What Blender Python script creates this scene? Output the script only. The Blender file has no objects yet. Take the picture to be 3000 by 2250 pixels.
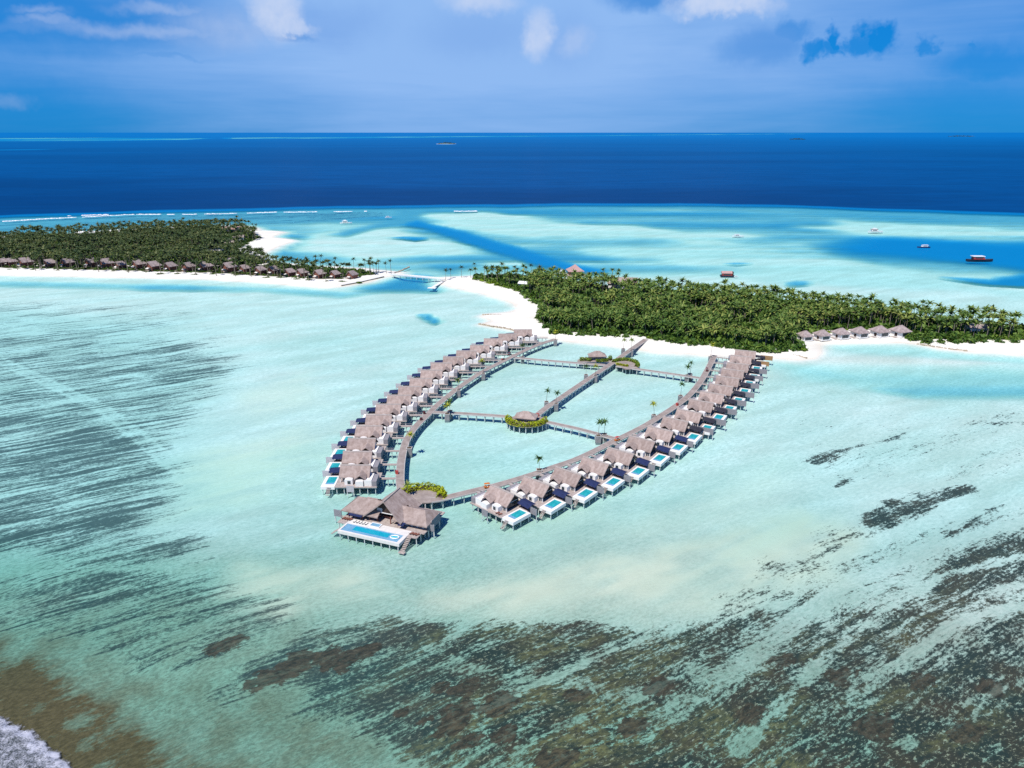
import bpy, bmesh, math, random
import numpy as np
from mathutils import Vector, Matrix, Euler

R = math.radians
random.seed(7)
S = bpy.context.scene
COL = S.collection

# ------------------------------------------------------------------ camera, sky, sun, exposure
CAM_H = 130.0                       # drone height above the water, metres
FOC = 2109.0                        # focal length in pixels of the 3000-wide survey
PITCH = math.atan((1125 - 386.5) / FOC)
cam_d = bpy.data.cameras.new('camera'); cam = bpy.data.objects.new('camera', cam_d); COL.objects.link(cam)
cam.location = (0, 0, CAM_H); cam.rotation_euler = (math.pi / 2 - PITCH, 0, 0)
cam_d.sensor_width = 36.0; cam_d.lens = 36.0 * FOC / 3000.0
cam_d.clip_start = 1.0; cam_d.clip_end = 600000.0
S.camera = cam
S.render.resolution_x, S.render.resolution_y = 1024, 768

SUN_EL = R(58); SHADOW_AZ = math.atan2(0.84, 0.54)     # shadows run to the right and away
sx, sy = -math.cos(SHADOW_AZ), -math.sin(SHADOW_AZ)      # horizontal direction towards the sun
sun_d = bpy.data.lights.new('sun', 'SUN'); sun_d.energy = 4.9; sun_d.angle = R(0.53); sun_d.color = (1.0, 0.95, 0.88)
sun = bpy.data.objects.new('sun', sun_d); COL.objects.link(sun)
to_sun = Vector((sx * math.cos(SUN_EL), sy * math.cos(SUN_EL), math.sin(SUN_EL)))
sun.rotation_euler = to_sun.to_track_quat('Z', 'Y').to_euler()
sun.location = (0, 0, 300)

S.view_settings.view_transform = 'Standard'; S.view_settings.look = 'None'
S.view_settings.exposure = 0.17; S.view_settings.gamma = 1.0; S.view_settings.use_curve_mapping = False
S.render.engine = 'CYCLES'
cy = S.cycles
cy.max_bounces = 6; cy.diffuse_bounces = 2; cy.glossy_bounces = 2; cy.transparent_max_bounces = 8; cy.transmission_bounces = 2
cy.use_denoising = False
cy.caustics_reflective = False; cy.caustics_refractive = False

def un(u, v, z=0.0):
    """survey point: photograph pixel (3000 x 2250) -> point on the level plane z"""
    x = (u - 1500) / FOC; y = (v - 1125) / FOC
    d = (x, math.cos(PITCH) - y * math.sin(PITCH), -math.sin(PITCH) - y * math.cos(PITCH))
    t = (z - CAM_H) / d[2]
    return Vector((t * d[0], t * d[1], z))
def ray(u, v):
    x = (u - 1500) / FOC; y = (v - 1125) / FOC
    return Vector((x, math.cos(PITCH) - y * math.sin(PITCH), -math.sin(PITCH) - y * math.cos(PITCH))).normalized()
def ppm(u, v, z=0.0):
    P = un(u, v, z); return FOC / (P.y * math.cos(PITCH) - (P.z - CAM_H) * math.sin(PITCH))

# ---- node helpers
class NT:
    def __init__(s, tree): s.t = tree; s.n = tree.nodes; s.l = tree.links
    def new(s, typ, **kw):
        n = s.n.new(typ)
        for k, v in kw.items(): setattr(n, k, v)
        return n
    def put(s, sock, val):
        if hasattr(val, 'is_output') or isinstance(val, bpy.types.NodeSocket): s.l.new(val, sock)
        else: sock.default_value = val
    def m(s, op, a, b=None, c=None, clamp=False):
        n = s.new('ShaderNodeMath', operation=op, use_clamp=clamp)
        s.put(n.inputs[0], a)
        if b is not None: s.put(n.inputs[1], b)
        if c is not None: s.put(n.inputs[2], c)
        return n.outputs[0]
    def vm(s, op, a, b=None, out=0):
        n = s.new('ShaderNodeVectorMath', operation=op)
        s.put(n.inputs[0], a)
        if b is not None: s.put(n.inputs[1], b)
        return n.outputs[out]
    def mix(s, f, a, b, blend='MIX'):
        n = s.new('ShaderNodeMix', data_type='RGBA', blend_type=blend, clamp_factor=True)
        s.put(n.inputs[0], f); s.put(n.inputs[6], a); s.put(n.inputs[7], b)
        return n.outputs[2]
    def rng(s, v, a, b, c=0.0, d=1.0, smooth=False):
        n = s.new('ShaderNodeMapRange', clamp=True)
        if smooth: n.interpolation_type = 'SMOOTHSTEP'
        s.put(n.inputs[0], v)
        for i, x in enumerate((a, b, c, d)): s.put(n.inputs[1 + i], x)
        return n.outputs[0]
    def noise(s, vec, scale, detail=3.0, rough=0.55, dist=0.0, col=False):
        n = s.new('ShaderNodeTexNoise')
        s.put(n.inputs['Vector'], vec); n.inputs['Scale'].default_value = scale
        n.inputs['Detail'].default_value = detail; n.inputs['Roughness'].default_value = rough
        n.inputs['Distortion'].default_value = dist
        return n.outputs[1 if col else 0]
    def attr(s, name, out=2):
        return s.new('ShaderNodeAttribute', attribute_name=name).outputs[out]
    def mapping(s, vec, rot=(0, 0, 0), scale=(1, 1, 1), loc=(0, 0, 0)):
        n = s.new('ShaderNodeMapping')
        s.put(n.inputs[0], vec); n.inputs[1].default_value = loc; n.inputs[2].default_value = rot; n.inputs[3].default_value = scale
        return n.outputs[0]
    def rgb(s, c): 
        n = s.new('ShaderNodeRGB'); n.outputs[0].default_value = (*c, 1); return n.outputs[0]
def C4(c): return (c[0], c[1], c[2], 1.0)

# ---- world: Nishita sky, a thin lavender cloud veil with blue gaps, a few cumulus puffs
W = bpy.data.worlds.new('World'); S.world = W; W.use_nodes = True
k = NT(W.node_tree); k.n.clear()
SKY_STR = 0.10
sky = k.new('ShaderNodeTexSky', sky_type='NISHITA', sun_disc=False)
sky.sun_elevation = SUN_EL; sky.sun_rotation = math.atan2(sx, sy)
sky.altitude = 100.0; sky.air_density = 1.0; sky.dust_density = 0.2; sky.ozone_density = 3.0
tc = k.new('ShaderNodeTexCoord')
dirv = k.vm('NORMALIZE', tc.outputs['Generated'])
sep0 = k.new('ShaderNodeSeparateXYZ'); k.l.new(dirv, sep0.inputs[0])
low = k.rng(sep0.outputs[2], 0.14, 0.50, 1.0, 0.0, True)
base = k.mix(k.m('MULTIPLY', low, 0.72), k.mix(1.0, sky.outputs[0], C4((0.06, 0.42, 1.0)), 'MULTIPLY'), C4((0.0, 0.195 / SKY_STR, 0.585 / SKY_STR)))
wob = k.vm('SUBTRACT', k.noise(dirv, 14.0, 4.0, 0.6, col=True), (0.5, 0.5, 0.5))
wob2 = k.vm('SUBTRACT', k.noise(dirv, 60.0, 3.0, 0.6, col=True), (0.5, 0.5, 0.5))
dd = k.vm('ADD', dirv, k.vm('ADD', k.vm('MULTIPLY', wob, (0.06, 0.06, 0.045)), k.vm('MULTIPLY', wob2, (0.034, 0.034, 0.030))))
sep = k.new('ShaderNodeSeparateXYZ'); k.l.new(dirv, sep.inputs[0])
dd_soft = k.vm('ADD', dirv, k.vm('ADD', k.vm('MULTIPLY', wob, (0.05, 0.05, 0.03)), k.vm('MULTIPLY', wob2, (0.020, 0.020, 0.012))))
def blob(u, v, ru, rv, soft=0.5):
    c = ray(u, v)
    q = k.vm('MULTIPLY', k.vm('SUBTRACT', dd_soft if soft > 0.52 else dd, tuple(c)), (FOC / ru * 0.92, FOC / max(ru, 60) * 0.6, FOC / rv * 0.98))
    r = k.vm('LENGTH', q, out=1)
    return k.rng(r, 1.0 + soft, 1.0 - soft, 0.0, 1.0, True)
def acc(lst):
    o = None
    for (args, w) in lst:
        b = k.m('MULTIPLY', blob(*args), w)
        o = b if o is None else k.m('MAXIMUM', o, b)
    return o
# veil: stretched noise, thicker towards the middle of the view
vn = k.noise(k.vm('MULTIPLY', dirv, (1.0, 1.0, 5.0)), 2.2, 5.0, 0.55, 0.4)
vs = k.noise(k.vm('MULTIPLY', dirv, (1.0, 1.0, 14.0)), 5.0, 4.0, 0.6, 0.3)
cen = k.rng(k.m('ABSOLUTE', k.m('SUBTRACT', sep.outputs[0], -0.02)), 0.54, 0.05, 0.0, 1.0, True)
vert = k.rng(sep.outputs[2], -0.01, 0.09, 0.0, 1.0, True)
veil = k.m('ADD', k.m('MULTIPLY', cen, 0.66), k.m('MULTIPLY', vert, 0.30))
veil = k.m('ADD', veil, k.m('MULTIPLY', k.m('SUBTRACT', vn, 0.5), 0.9))
veil = k.m('ADD', veil, k.m('MULTIPLY', k.m('SUBTRACT', vs, 0.5), 0.35))
veil = k.m('ADD', veil, 0.10)
veil = k.m('MULTIPLY', k.m('MINIMUM', k.m('MAXIMUM', veil, 0.04), 0.97), low)
gaps = acc([((2566, 104, 36, 38, .45), 1.), ((2530, 128, 34, 22, .5), .9), ((2458, 122, 20, 30, .45), 1.), ((2440, 150, 30, 18, .5), .9), ((2385, 156, 26, 26, .5), .95), ((2232, 140, 75, 38, .55), .55), ((2170, 150, 50, 30, .6), .4), ((2314, 95, 42, 34, .5), .6),
            ((2714, 136, 18, 20, .5), .8), ((2910, 190, 95, 40, .6), .8), ((2843, 158, 14, 12, .5), .7), ((1880, -4, 80, 26, .6), .7), ((110, 40, 330, 70, .7), .8),
            ((850, 112, 46, 9, .6), .55), ((330, 125, 120, 9, .7), .5), ((470, 165, 90, 7, .7), .35), ((2900, 320, 230, 60, .8), .75), ((60, 330, 190, 70, .8), .8)])
veil = k.m('MULTIPLY', veil, k.m('SUBTRACT', 1.0, gaps))
veilc = C4((0.255 / SKY_STR, 0.445 / SKY_STR, 0.79 / SKY_STR))
col = k.mix(veil, base, veilc)
shade = acc([((960, 70, 110, 45, .8), .5), ((1400, 95, 130, 50, .8), .4), ((1660, 120, 60, 60, .8), .35), ((2232, 140, 80, 50, .7), .3)])
col = k.mix(shade, col, C4((0.16 / SKY_STR, 0.33 / SKY_STR, 0.70 / SKY_STR)))
puff = acc([((800, 30, 58, 62, .55), .8), ((845, 80, 56, 24, .5), .7), ((1581, 100, 36, 52, .55), .72), ((1690, 120, 30, 30, .7), .3), ((2110, 6, 105, 36, .5), .85), ((1410, 2, 85, 24, .6), .65),
            ((470, 90, 200, 14, .9), .36), ((650, 85, 100, 36, .9), .34), ((470, 28, 80, 11, .9), .36), ((156, 60, 52, 9, .9), .34), ((129, 32, 36, 8, .9), .28), ((40, 298, 26, 12, .9), .16)])
pn = k.rng(k.noise(dirv, 40.0, 4.0, 0.6), 0.25, 0.65, 0.65, 1.05)
col = k.mix(k.m('MULTIPLY', puff, pn), col, C4((0.54 / SKY_STR, 0.62 / SKY_STR, 0.80 / SKY_STR)))
bg = k.new('ShaderNodeBackground'); k.put(bg.inputs[0], col); bg.inputs[1].default_value = SKY_STR
W.cycles.sampling_method = 'NONE'
wo = k.new('ShaderNodeOutputWorld'); k.l.new(bg.outputs[0], wo.inputs[0])

# ------------------------------------------------------------------ materials
def mat(name):
    m = bpy.data.materials.new(name); m.use_nodes = True
    t = NT(m.node_tree); t.n.clear()
    o = t.new('ShaderNodeOutputMaterial')
    return m, t, o
def simple(name, c, rough=0.7, var=0.12, scale=0.8, spec=0.3, c2=None, bump=0.0, bscale=6.0, stretch=(1, 1, 1), rnd=0.0):
    m, t, o = mat(name)
    b = t.new('ShaderNodeBsdfPrincipled'); t.l.new(b.outputs[0], o.inputs[0])
    geo = t.new('ShaderNodeTexCoord').outputs['Object']
    v = t.vm('MULTIPLY', geo, stretch)
    n = t.noise(v, scale, 4.0, 0.6)
    f = t.rng(n, 0.3, 0.7)
    a = C4(tuple(x * (1 - var) for x in c)); bb = C4(tuple(min(1, x * (1 + var)) for x in (c2 or c)))
    colr = t.mix(f, a, bb)
    if rnd:
        oi = t.new('ShaderNodeObjectInfo').outputs['Random']
        colr = t.mix(1.0, colr, t.mix(oi, C4((1 - rnd,) * 3), C4((1 + rnd,) * 3)), 'MULTIPLY')
    t.put(b.inputs['Base Color'], colr)
    b.inputs['Roughness'].default_value = rough; b.inputs['Specular IOR Level'].default_value = spec
    if bump:
        bn = t.new('ShaderNodeBump'); bn.inputs['Strength'].default_value = bump; bn.inputs['Distance'].default_value = 0.1
        t.put(bn.inputs['Height'], t.noise(v, bscale, 3.0)); t.l.new(bn.outputs[0], b.inputs['Normal'])
    return m
M = {}
M['thatch'] = simple('thatch', (0.30, 0.225, 0.195), 0.95, 0.20, 0.7, 0.05, (0.325, 0.265, 0.24), 0.6, 3.5, (1, 1, 0.35), rnd=0.10)
M['thatch_brown'] = simple('thatch_brown', (0.27, 0.215, 0.205), 0.95, 0.2, 0.5, 0.05, (0.34, 0.28, 0.27), 0.5, 3.0, rnd=0.10)
M['ridge'] = simple('ridge_thatch', (0.32, 0.28, 0.26), 0.95, 0.15, 1.5, 0.05)
M['white'] = simple('white_render', (0.76, 0.745, 0.72), 0.6, 0.05, 0.6)
M['concrete'] = simple('pale_concrete', (0.62, 0.61, 0.59), 0.8, 0.12, 0.9)
M['deck'] = simple('weathered_deck', (0.34, 0.28, 0.25), 0.85, 0.16, 1.4, 0.15, (0.40, 0.345, 0.315), 0.3, 4.0)
M['jetty'] = simple('jetty_boards', (0.27, 0.22, 0.195), 0.85, 0.16, 0.35, 0.15, (0.31, 0.265, 0.24), 0.3, 4.0)
M['kerb'] = simple('jetty_kerb', (0.46, 0.44, 0.42), 0.85, 0.12, 0.5)
M['screen'] = simple('grey_slatted_wood', (0.25, 0.24, 0.255), 0.85, 0.12, 1.2, 0.1, None, 0.5, 7.0, (1, 1, 6))
M['screen_tan'] = simple('tan_slatted_wood', (0.33, 0.20, 0.10), 0.85, 0.18, 1.0, 0.1, None, 0.5, 7.0, (1, 1, 6))
M['screen_pale'] = simple('pale_slatted_wood', (0.47, 0.45, 0.47), 0.85, 0.10, 1.2, 0.1, None, 0.5, 7.0, (1, 1, 6))
M['navy'] = simple('navy_canvas', (0.018, 0.028, 0.085), 0.8, 0.25, 1.2, 0.2)
M['darkwood'] = simple('dark_stained_wood', (0.055, 0.035, 0.028), 0.7, 0.3, 1.2, 0.2)
M['redwood'] = simple('red_brown_wood', (0.21, 0.085, 0.06), 0.7, 0.25, 1.0, 0.2)
M['glass'] = simple('window_glass', (0.03, 0.045, 0.055), 0.12, 0.2, 0.5, 0.6)
M['orange'] = simple('orange_paint', (0.55, 0.17, 0.03), 0.5, 0.1, 1.0)
M['red'] = simple('red_paint', (0.42, 0.06, 0.05), 0.5, 0.12, 1.0)
M['maroon'] = simple('maroon_paint', (0.12, 0.035, 0.035), 0.5, 0.15, 1.0)
M['rubber'] = simple('black_rubber', (0.02, 0.02, 0.02), 0.8, 0.1)
M['hullwhite'] = simple('white_gelcoat', (0.80, 0.80, 0.78), 0.3, 0.04, 0.3, 0.5)
M['hulldark'] = simple('dark_hull', (0.03, 0.03, 0.04), 0.5, 0.2, 0.5)
M['hullblue'] = simple('blue_hull', (0.02, 0.05, 0.14), 0.5, 0.2, 0.5)
M['pinkroof'] = simple('faded_pink_shingle', (0.42, 0.27, 0.25), 0.9, 0.15, 0.5, 0.1)
M['rock'] = simple('groyne_rock', (0.28, 0.23, 0.17), 0.95, 0.3, 0.4, 0.1, (0.38, 0.32, 0.24), 0.6, 1.5)
M['trunk'] = simple('palm_bark', (0.22, 0.19, 0.15), 0.95, 0.2, 0.8, 0.05)
M['soil'] = simple('soil', (0.10, 0.075, 0.05), 0.95, 0.2, 1.0, 0.05)
M['stone_planter'] = simple('planter_stone', (0.24, 0.225, 0.23), 0.9, 0.18, 0.8, 0.1)
M['cushion'] = simple('pale_cushion', (0.70, 0.66, 0.60), 0.9, 0.05, 1.0)
M['float'] = simple('turquoise_vinyl', (0.05, 0.42, 0.50), 0.35, 0.15, 0.8, 0.5)

def pool_mat(name, c, c2):
    m, t, o = mat(name)
    b = t.new('ShaderNodeBsdfPrincipled'); t.l.new(b.outputs[0], o.inputs[0])
    p = t.new('ShaderNodeTexCoord').outputs['Object']
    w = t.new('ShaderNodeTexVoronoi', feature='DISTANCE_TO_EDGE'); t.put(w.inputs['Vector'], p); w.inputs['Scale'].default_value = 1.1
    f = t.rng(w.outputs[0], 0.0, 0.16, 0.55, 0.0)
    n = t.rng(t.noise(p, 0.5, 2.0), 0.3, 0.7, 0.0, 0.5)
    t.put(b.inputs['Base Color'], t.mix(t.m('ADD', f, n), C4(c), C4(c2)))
    b.inputs['Roughness'].default_value = 0.08; b.inputs['IOR'].default_value = 1.33
    bn = t.new('ShaderNodeBump'); bn.inputs['Strength'].default_value = 0.2; bn.inputs['Distance'].default_value = 0.05
    t.put(bn.inputs['Height'], t.noise(p, 2.5, 2.0)); t.l.new(bn.outputs[0], b.inputs['Normal'])
    return m
M['pool'] = pool_mat('pool_water', (0.010, 0.25, 0.30), (0.04, 0.42, 0.45))
M['pool_blue'] = pool_mat('pool_water_blue', (0.006, 0.27, 0.40), (0.02, 0.37, 0.48))
M['pool_shallow'] = pool_mat('pool_ledge_water', (0.12, 0.29, 0.44), (0.21, 0.39, 0.53))

def leaf_mat(name, cols, rough=0.55, trans=0.25, rnd=0.25):
    """foliage: a colour for each separate leaf, picked by island"""
    m, t, o = mat(name)
    g = t.new('ShaderNodeNewGeometry'); oi = t.new('ShaderNodeObjectInfo')
    r = t.new('ShaderNodeValToRGB'); e = r.color_ramp.elements
    while len(e) < len(cols): e.new(0.5)
    for i, c in enumerate(cols): e[i].position = i / (len(cols) - 1); e[i].color = C4(c)
    big = t.noise(g.outputs['Position'], 0.035, 2.0)
    v = t.m('ADD', t.m('MULTIPLY', g.outputs['Random Per Island'], 0.75), t.m('MULTIPLY', t.m('SUBTRACT', oi.outputs['Random'], 0.5), rnd))
    v = t.m('ADD', v, t.m('MULTIPLY', t.m('SUBTRACT', big, 0.38), 0.9), clamp=True)
    t.l.new(v, r.inputs[0])
    b = t.new('ShaderNodeBsdfPrincipled'); b.inputs['Roughness'].default_value = rough; b.inputs['Specular IOR Level'].default_value = 0.25
    t.l.new(r.outputs[0], b.inputs['Base Color'])
    tr = t.new('ShaderNodeBsdfTranslucent'); t.l.new(r.outputs[0], tr.inputs[0])
    mx = t.new('ShaderNodeMixShader'); mx.inputs[0].default_value = trans
    t.l.new(b.outputs[0], mx.inputs[1]); t.l.new(tr.outputs[0], mx.inputs[2]); t.l.new(mx.outputs[0], o.inputs[0])
    return m
M['palm'] = leaf_mat('palm_fronds', [(0.032, 0.082, 0.015), (0.078, 0.150, 0.026), (0.155, 0.225, 0.045), (0.34, 0.36, 0.09)])
M['palm_far'] = leaf_mat('palm_fronds_far', [(0.018, 0.042, 0.017), (0.042, 0.076, 0.022), (0.082, 0.115, 0.034), (0.17, 0.185, 0.06)])
M['palm_lime'] = leaf_mat('palm_fronds_lime', [(0.12, 0.17, 0.015), (0.26, 0.30, 0.02), (0.42, 0.42, 0.04)])
M['palm_green'] = leaf_mat('palm_fronds_green', [(0.02, 0.06, 0.015), (0.05, 0.12, 0.03), (0.10, 0.18, 0.05)])
M['bush'] = leaf_mat('bush_leaves', [(0.03, 0.075, 0.014), (0.06, 0.13, 0.022), (0.11, 0.19, 0.03), (0.17, 0.26, 0.04)])
M['lime'] = leaf_mat('lime_hedge_leaves', [(0.22, 0.30, 0.008), (0.36, 0.42, 0.01), (0.50, 0.52, 0.02)])
M['hedge'] = leaf_mat('hedge_leaves', [(0.08, 0.15, 0.014), (0.16, 0.25, 0.02), (0.26, 0.34, 0.03)])

# ------------------------------------------------------------------ mesh helpers
class MB:
    def __init__(s): s.v = []; s.f = []
    def add(s, vs, fs):
        o = len(s.v); s.v += [tuple(p) for p in vs]; s.f += [tuple(o + i for i in f) for f in fs]; return s
    def box(s, x0, x1, y0, y1, z0, z1):
        x0, x1 = min(x0, x1), max(x0, x1); y0, y1 = min(y0, y1), max(y0, y1); z0, z1 = min(z0, z1), max(z0, z1)
        return s.add([(x0, y0, z0), (x1, y0, z0), (x1, y1, z0), (x0, y1, z0), (x0, y0, z1), (x1, y0, z1), (x1, y1, z1), (x0, y1, z1)],
                     [(0, 3, 2, 1), (4, 5, 6, 7), (0, 1, 5, 4), (1, 2, 6, 5), (2, 3, 7, 6), (3, 0, 4, 7)])
    def bar(s, a, b, r, r2=None, n=6, cap=True):
        a = Vector(a); b = Vector(b); d = (b - a).normalized(); r2 = r if r2 is None else r2
        p = d.orthogonal().normalized(); q = d.cross(p)
        vs = [a + (p * math.cos(t) + q * math.sin(t)) * r for t in [2 * math.pi * i / n for i in range(n)]]
        vs += [b + (p * math.cos(t) + q * math.sin(t)) * r2 for t in [2 * math.pi * i / n for i in range(n)]]
        fs = [(i, (i + 1) % n, n + (i + 1) % n, n + i) for i in range(n)]
        if cap: fs += [tuple(range(n - 1, -1, -1)), tuple(range(n, 2 * n))]
        return s.add(vs, fs)
    def prism(s, poly, axis, a, b):
        """extrude a 2-D outline along an axis: poly holds the two other coordinates in x,y,z order"""
        def mk(p, t):
            return {'x': (t, p[0], p[1]), 'y': (p[0], t, p[1]), 'z': (p[0], p[1], t)}[axis]
        n = len(poly); vs = [mk(p, a) for p in poly] + [mk(p, b) for p in poly]
        return s.add(vs, [tuple(range(n - 1, -1, -1)), tuple(range(n, 2 * n))] + [(i, (i + 1) % n, n + (i + 1) % n, n + i) for i in range(n)])
    def slab(s, a, b, c, d, th):
        """a sheet with thickness: four corners, thickness downwards"""
        up = [Vector(p) for p in (a, b, c, d)]; lo = [p - Vector((0, 0, th)) for p in up]
        return s.add(up + lo, [(0, 1, 2, 3), (7, 6, 5, 4), (0, 4, 5, 1), (1, 5, 6, 2), (2, 6, 7, 3), (3, 7, 4, 0)])
    def mesh(s, name, m=None):
        me = bpy.data.meshes.new(name); me.from_pydata(s.v, [], s.f); me.update()
        if m: me.materials.append(M[m] if isinstance(m, str) else m)
        return me
    def build(s, name, m, parent=None, smooth=False):
        return link(name, s.mesh(name, m), parent, smooth)
def link(name, me, parent=None, smooth=False):
    o = bpy.data.objects.new(name, me); COL.objects.link(o)
    if parent: o.parent = parent
    if smooth and me: me.polygons.foreach_set('use_smooth', [True] * len(me.polygons))
    return o
def tag(o, label=None, cat=None, group=None, kind=None):
    if label: o['label'] = label
    if cat: o['category'] = cat
    if group: o['group'] = group
    if kind: o['kind'] = kind
    return o
def empty(name, loc=(0, 0, 0), rz=0.0):
    o = bpy.data.objects.new(name, None); COL.objects.link(o); o.empty_display_size = 0.5
    o.location = loc; o.rotation_euler = (0, 0, rz); return o
KIDS = {}
def copy_tree(o, parent=None):
    c = o.copy(); COL.objects.link(c); c.parent = parent
    for ch in list(o.children): copy_tree(ch, c)
    return c
def np_mesh(name, V, F, m, n=4):
    me = bpy.data.meshes.new(name)
    V = np.ascontiguousarray(V, dtype=np.float32); F = np.ascontiguousarray(F, dtype=np.int32)
    me.vertices.add(len(V)); me.vertices.foreach_set('co', V.ravel())
    me.loops.add(F.size); me.loops.foreach_set('vertex_index', F.ravel())
    me.polygons.add(len(F)); me.polygons.foreach_set('loop_start', np.arange(0, F.size, F.shape[1], dtype=np.int32))
    me.update(calc_edges=True)
    if m: me.materials.append(M[m] if isinstance(m, str) else m)
    return me
def set_attr(me, name, a):
    at = me.attributes.new(name, 'FLOAT', 'POINT'); at.data.foreach_set('value', np.ascontiguousarray(a, dtype=np.float32))
ORD = ['first', 'second', 'third', 'fourth', 'fifth', 'sixth', 'seventh', 'eighth', 'ninth', 'tenth', 'eleventh', 'twelfth', 'thirteenth', 'fourteenth',
       'fifteenth', 'sixteenth', 'seventeenth', 'eighteenth', 'nineteenth', 'twentieth', 'twenty-first', 'twenty-second']

# ------------------------------------------------------------------ numpy noise and signed distances
def hash2(ix, iy, seed):
    h = (ix.astype(np.int64) * 374761393 + iy.astype(np.int64) * 668265263 + seed * 1442695041) & 0x7fffffff
    h = ((h ^ (h >> 13)) * 1274126177) & 0x7fffffff
    return ((h ^ (h >> 16)) & 0xffff) / 65535.0
def vnoise(x, y, seed=0):
    ix = np.floor(x); iy = np.floor(y); fx = x - ix; fy = y - iy
    fx = fx * fx * (3 - 2 * fx); fy = fy * fy * (3 - 2 * fy)
    a = hash2(ix, iy, seed); b = hash2(ix + 1, iy, seed); c = hash2(ix, iy + 1, seed); d = hash2(ix + 1, iy + 1, seed)
    return (a * (1 - fx) + b * fx) * (1 - fy) + (c * (1 - fx) + d * fx) * fy
def fbm(x, y, seed=0, oct=4):
    s = 0; w = 0.5; t = 0
    for i in range(oct): s = s + w * vnoise(x * 2 ** i + 17 * i, y * 2 ** i - 9 * i, seed + i); t += w; w *= 0.5
    return s / t
def sm(x, a, b):
    t = np.clip((x - a) / (b - a), 0, 1); return t * t * (3 - 2 * t)
def wpoly(pts, z=0.0): return np.array([tuple(un(u, v, z))[:2] for u, v in pts])
def sdf(X, Y, P):
    """signed distance to a polygon, positive inside"""
    D = np.full(X.shape, 1e18); inside = np.zeros(X.shape, bool); n = len(P)
    for i in range(n):
        ax, ay = P[i]; bx, by = P[(i + 1) % n]; ex, ey = bx - ax, by - ay
        wx, wy = X - ax, Y - ay
        t = np.clip((wx * ex + wy * ey) / (ex * ex + ey * ey + 1e-9), 0, 1)
        D = np.minimum(D, (wx - ex * t) ** 2 + (wy - ey * t) ** 2)
        c = (ay > Y) != (by > Y)
        inside ^= c & (X < (bx - ax) * (Y - ay) / (by - ay + 1e-12) + ax)
    return np.where(inside, 1, -1) * np.sqrt(D)
def sdline(X, Y, P):
    D = np.full(X.shape, 1e18)
    for i in range(len(P) - 1):
        ax, ay = P[i]; bx, by = P[i + 1]; ex, ey = bx - ax, by - ay
        wx, wy = X - ax, Y - ay
        t = np.clip((wx * ex + wy * ey) / (ex * ex + ey * ey + 1e-9), 0, 1)
        D = np.minimum(D, (wx - ex * t) ** 2 + (wy - ey * t) ** 2)
    return np.sqrt(D)

# ------------------------------------------------------------------ the lie of the land
LEFT_SHORE = wpoly([(-900, 792), (0, 806), (300, 812), (600, 819), (780, 829), (900, 839), (955, 844), (1010, 838), (1080, 826), (1125, 812), (1160, 806), (1182, 797), (1133, 793),
                    (1065, 786), (990, 782), (916, 779), (802, 766), (776, 756), (770, 746), (786, 738), (821, 721), (866, 706), (842, 700), (800, 696), (808, 690), (838, 680), (800, 676), (767, 675),
                    (753, 667), (712, 660), (600, 661), (520, 664), (330, 673), (240, 682), (100, 688), (0, 692), (-900, 740)])
RIGHT_SHORE = wpoly([(1303, 812), (1390, 808), (1480, 806), (1560, 812), (1640, 822), (1750, 838), (1850, 845), (2000, 856), (2200, 870), (2400, 892), (2600, 917), (2800, 942), (3000, 958), (3900, 1000),
                     (3900, 1100), (3000, 1040), (2832, 1029), (2750, 1022), (2702, 1012), (2645, 1004), (2544, 1003), (2420, 1005), (2404, 1012), (2408, 1034), (2396, 1052), (2340, 1056), (2250, 1050), (2140, 1045), (2076, 1043),
                     (2000, 1038), (1920, 1032), (1860, 1026), (1825, 1019), (1766, 1012), (1719, 1007), (1660, 1000), (1600, 990), (1556, 982), (1500, 968), (1408, 951), (1440, 940), (1412, 926), (1425, 920), (1490, 914), (1516, 904), (1500, 890),
                     (1460, 873), (1400, 857), (1330, 843), (1290, 833), (1296, 822)])
LEFT_WOOD = wpoly([(-900, 758), (0, 770), (330, 776), (600, 782), (720, 786), (785, 774), (768, 757), (705, 744), (690, 736), (735, 712), (760, 700), (742, 688), (700, 668), (600, 668), (330, 684), (0, 700), (-900, 752)])
LEFT_SHRUB = wpoly([(-900, 756), (0, 768), (330, 774), (600, 780), (720, 784), (790, 780), (900, 795), (1000, 808), (1060, 806), (1118, 803), (1060, 816), (1000, 823), (900, 821), (800, 815), (720, 810), (600, 804), (330, 797), (0, 790), (-900, 774)])
LEFT_SPIT = wpoly([(770, 788), (900, 800), (1000, 812), (1060, 813), (1110, 806), (1060, 794), (930, 786), (800, 772)])
RIGHT_WOOD = wpoly([(1385, 818), (1460, 838), (1530, 862), (1560, 880), (1590, 912), (1578, 936), (1588, 953), (1625, 974), (1697, 980), (1855, 986), (1905, 993), (2014, 1007), (2149, 1020), (2250, 1028), (2338, 1024), (2330, 1000),
                    (2390, 974), (2589, 966), (2655, 986), (2720, 999), (2877, 1001), (3000, 1003), (3900, 1040), (3900, 1012), (3000, 968), (2800, 952), (2600, 927), (2400, 900), (2200, 878), (2000, 864), (1850, 853), (1750, 846), (1640, 830), (1560, 820), (1450, 814)])
REEF_EDGE = wpoly([(-1500, 700), (0, 636), (500, 619), (1100, 607), (1500, 602), (2000, 599), (2300, 604), (2500, 611), (2700, 618), (3000, 629), (4600, 690), (6000, 900)])

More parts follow.
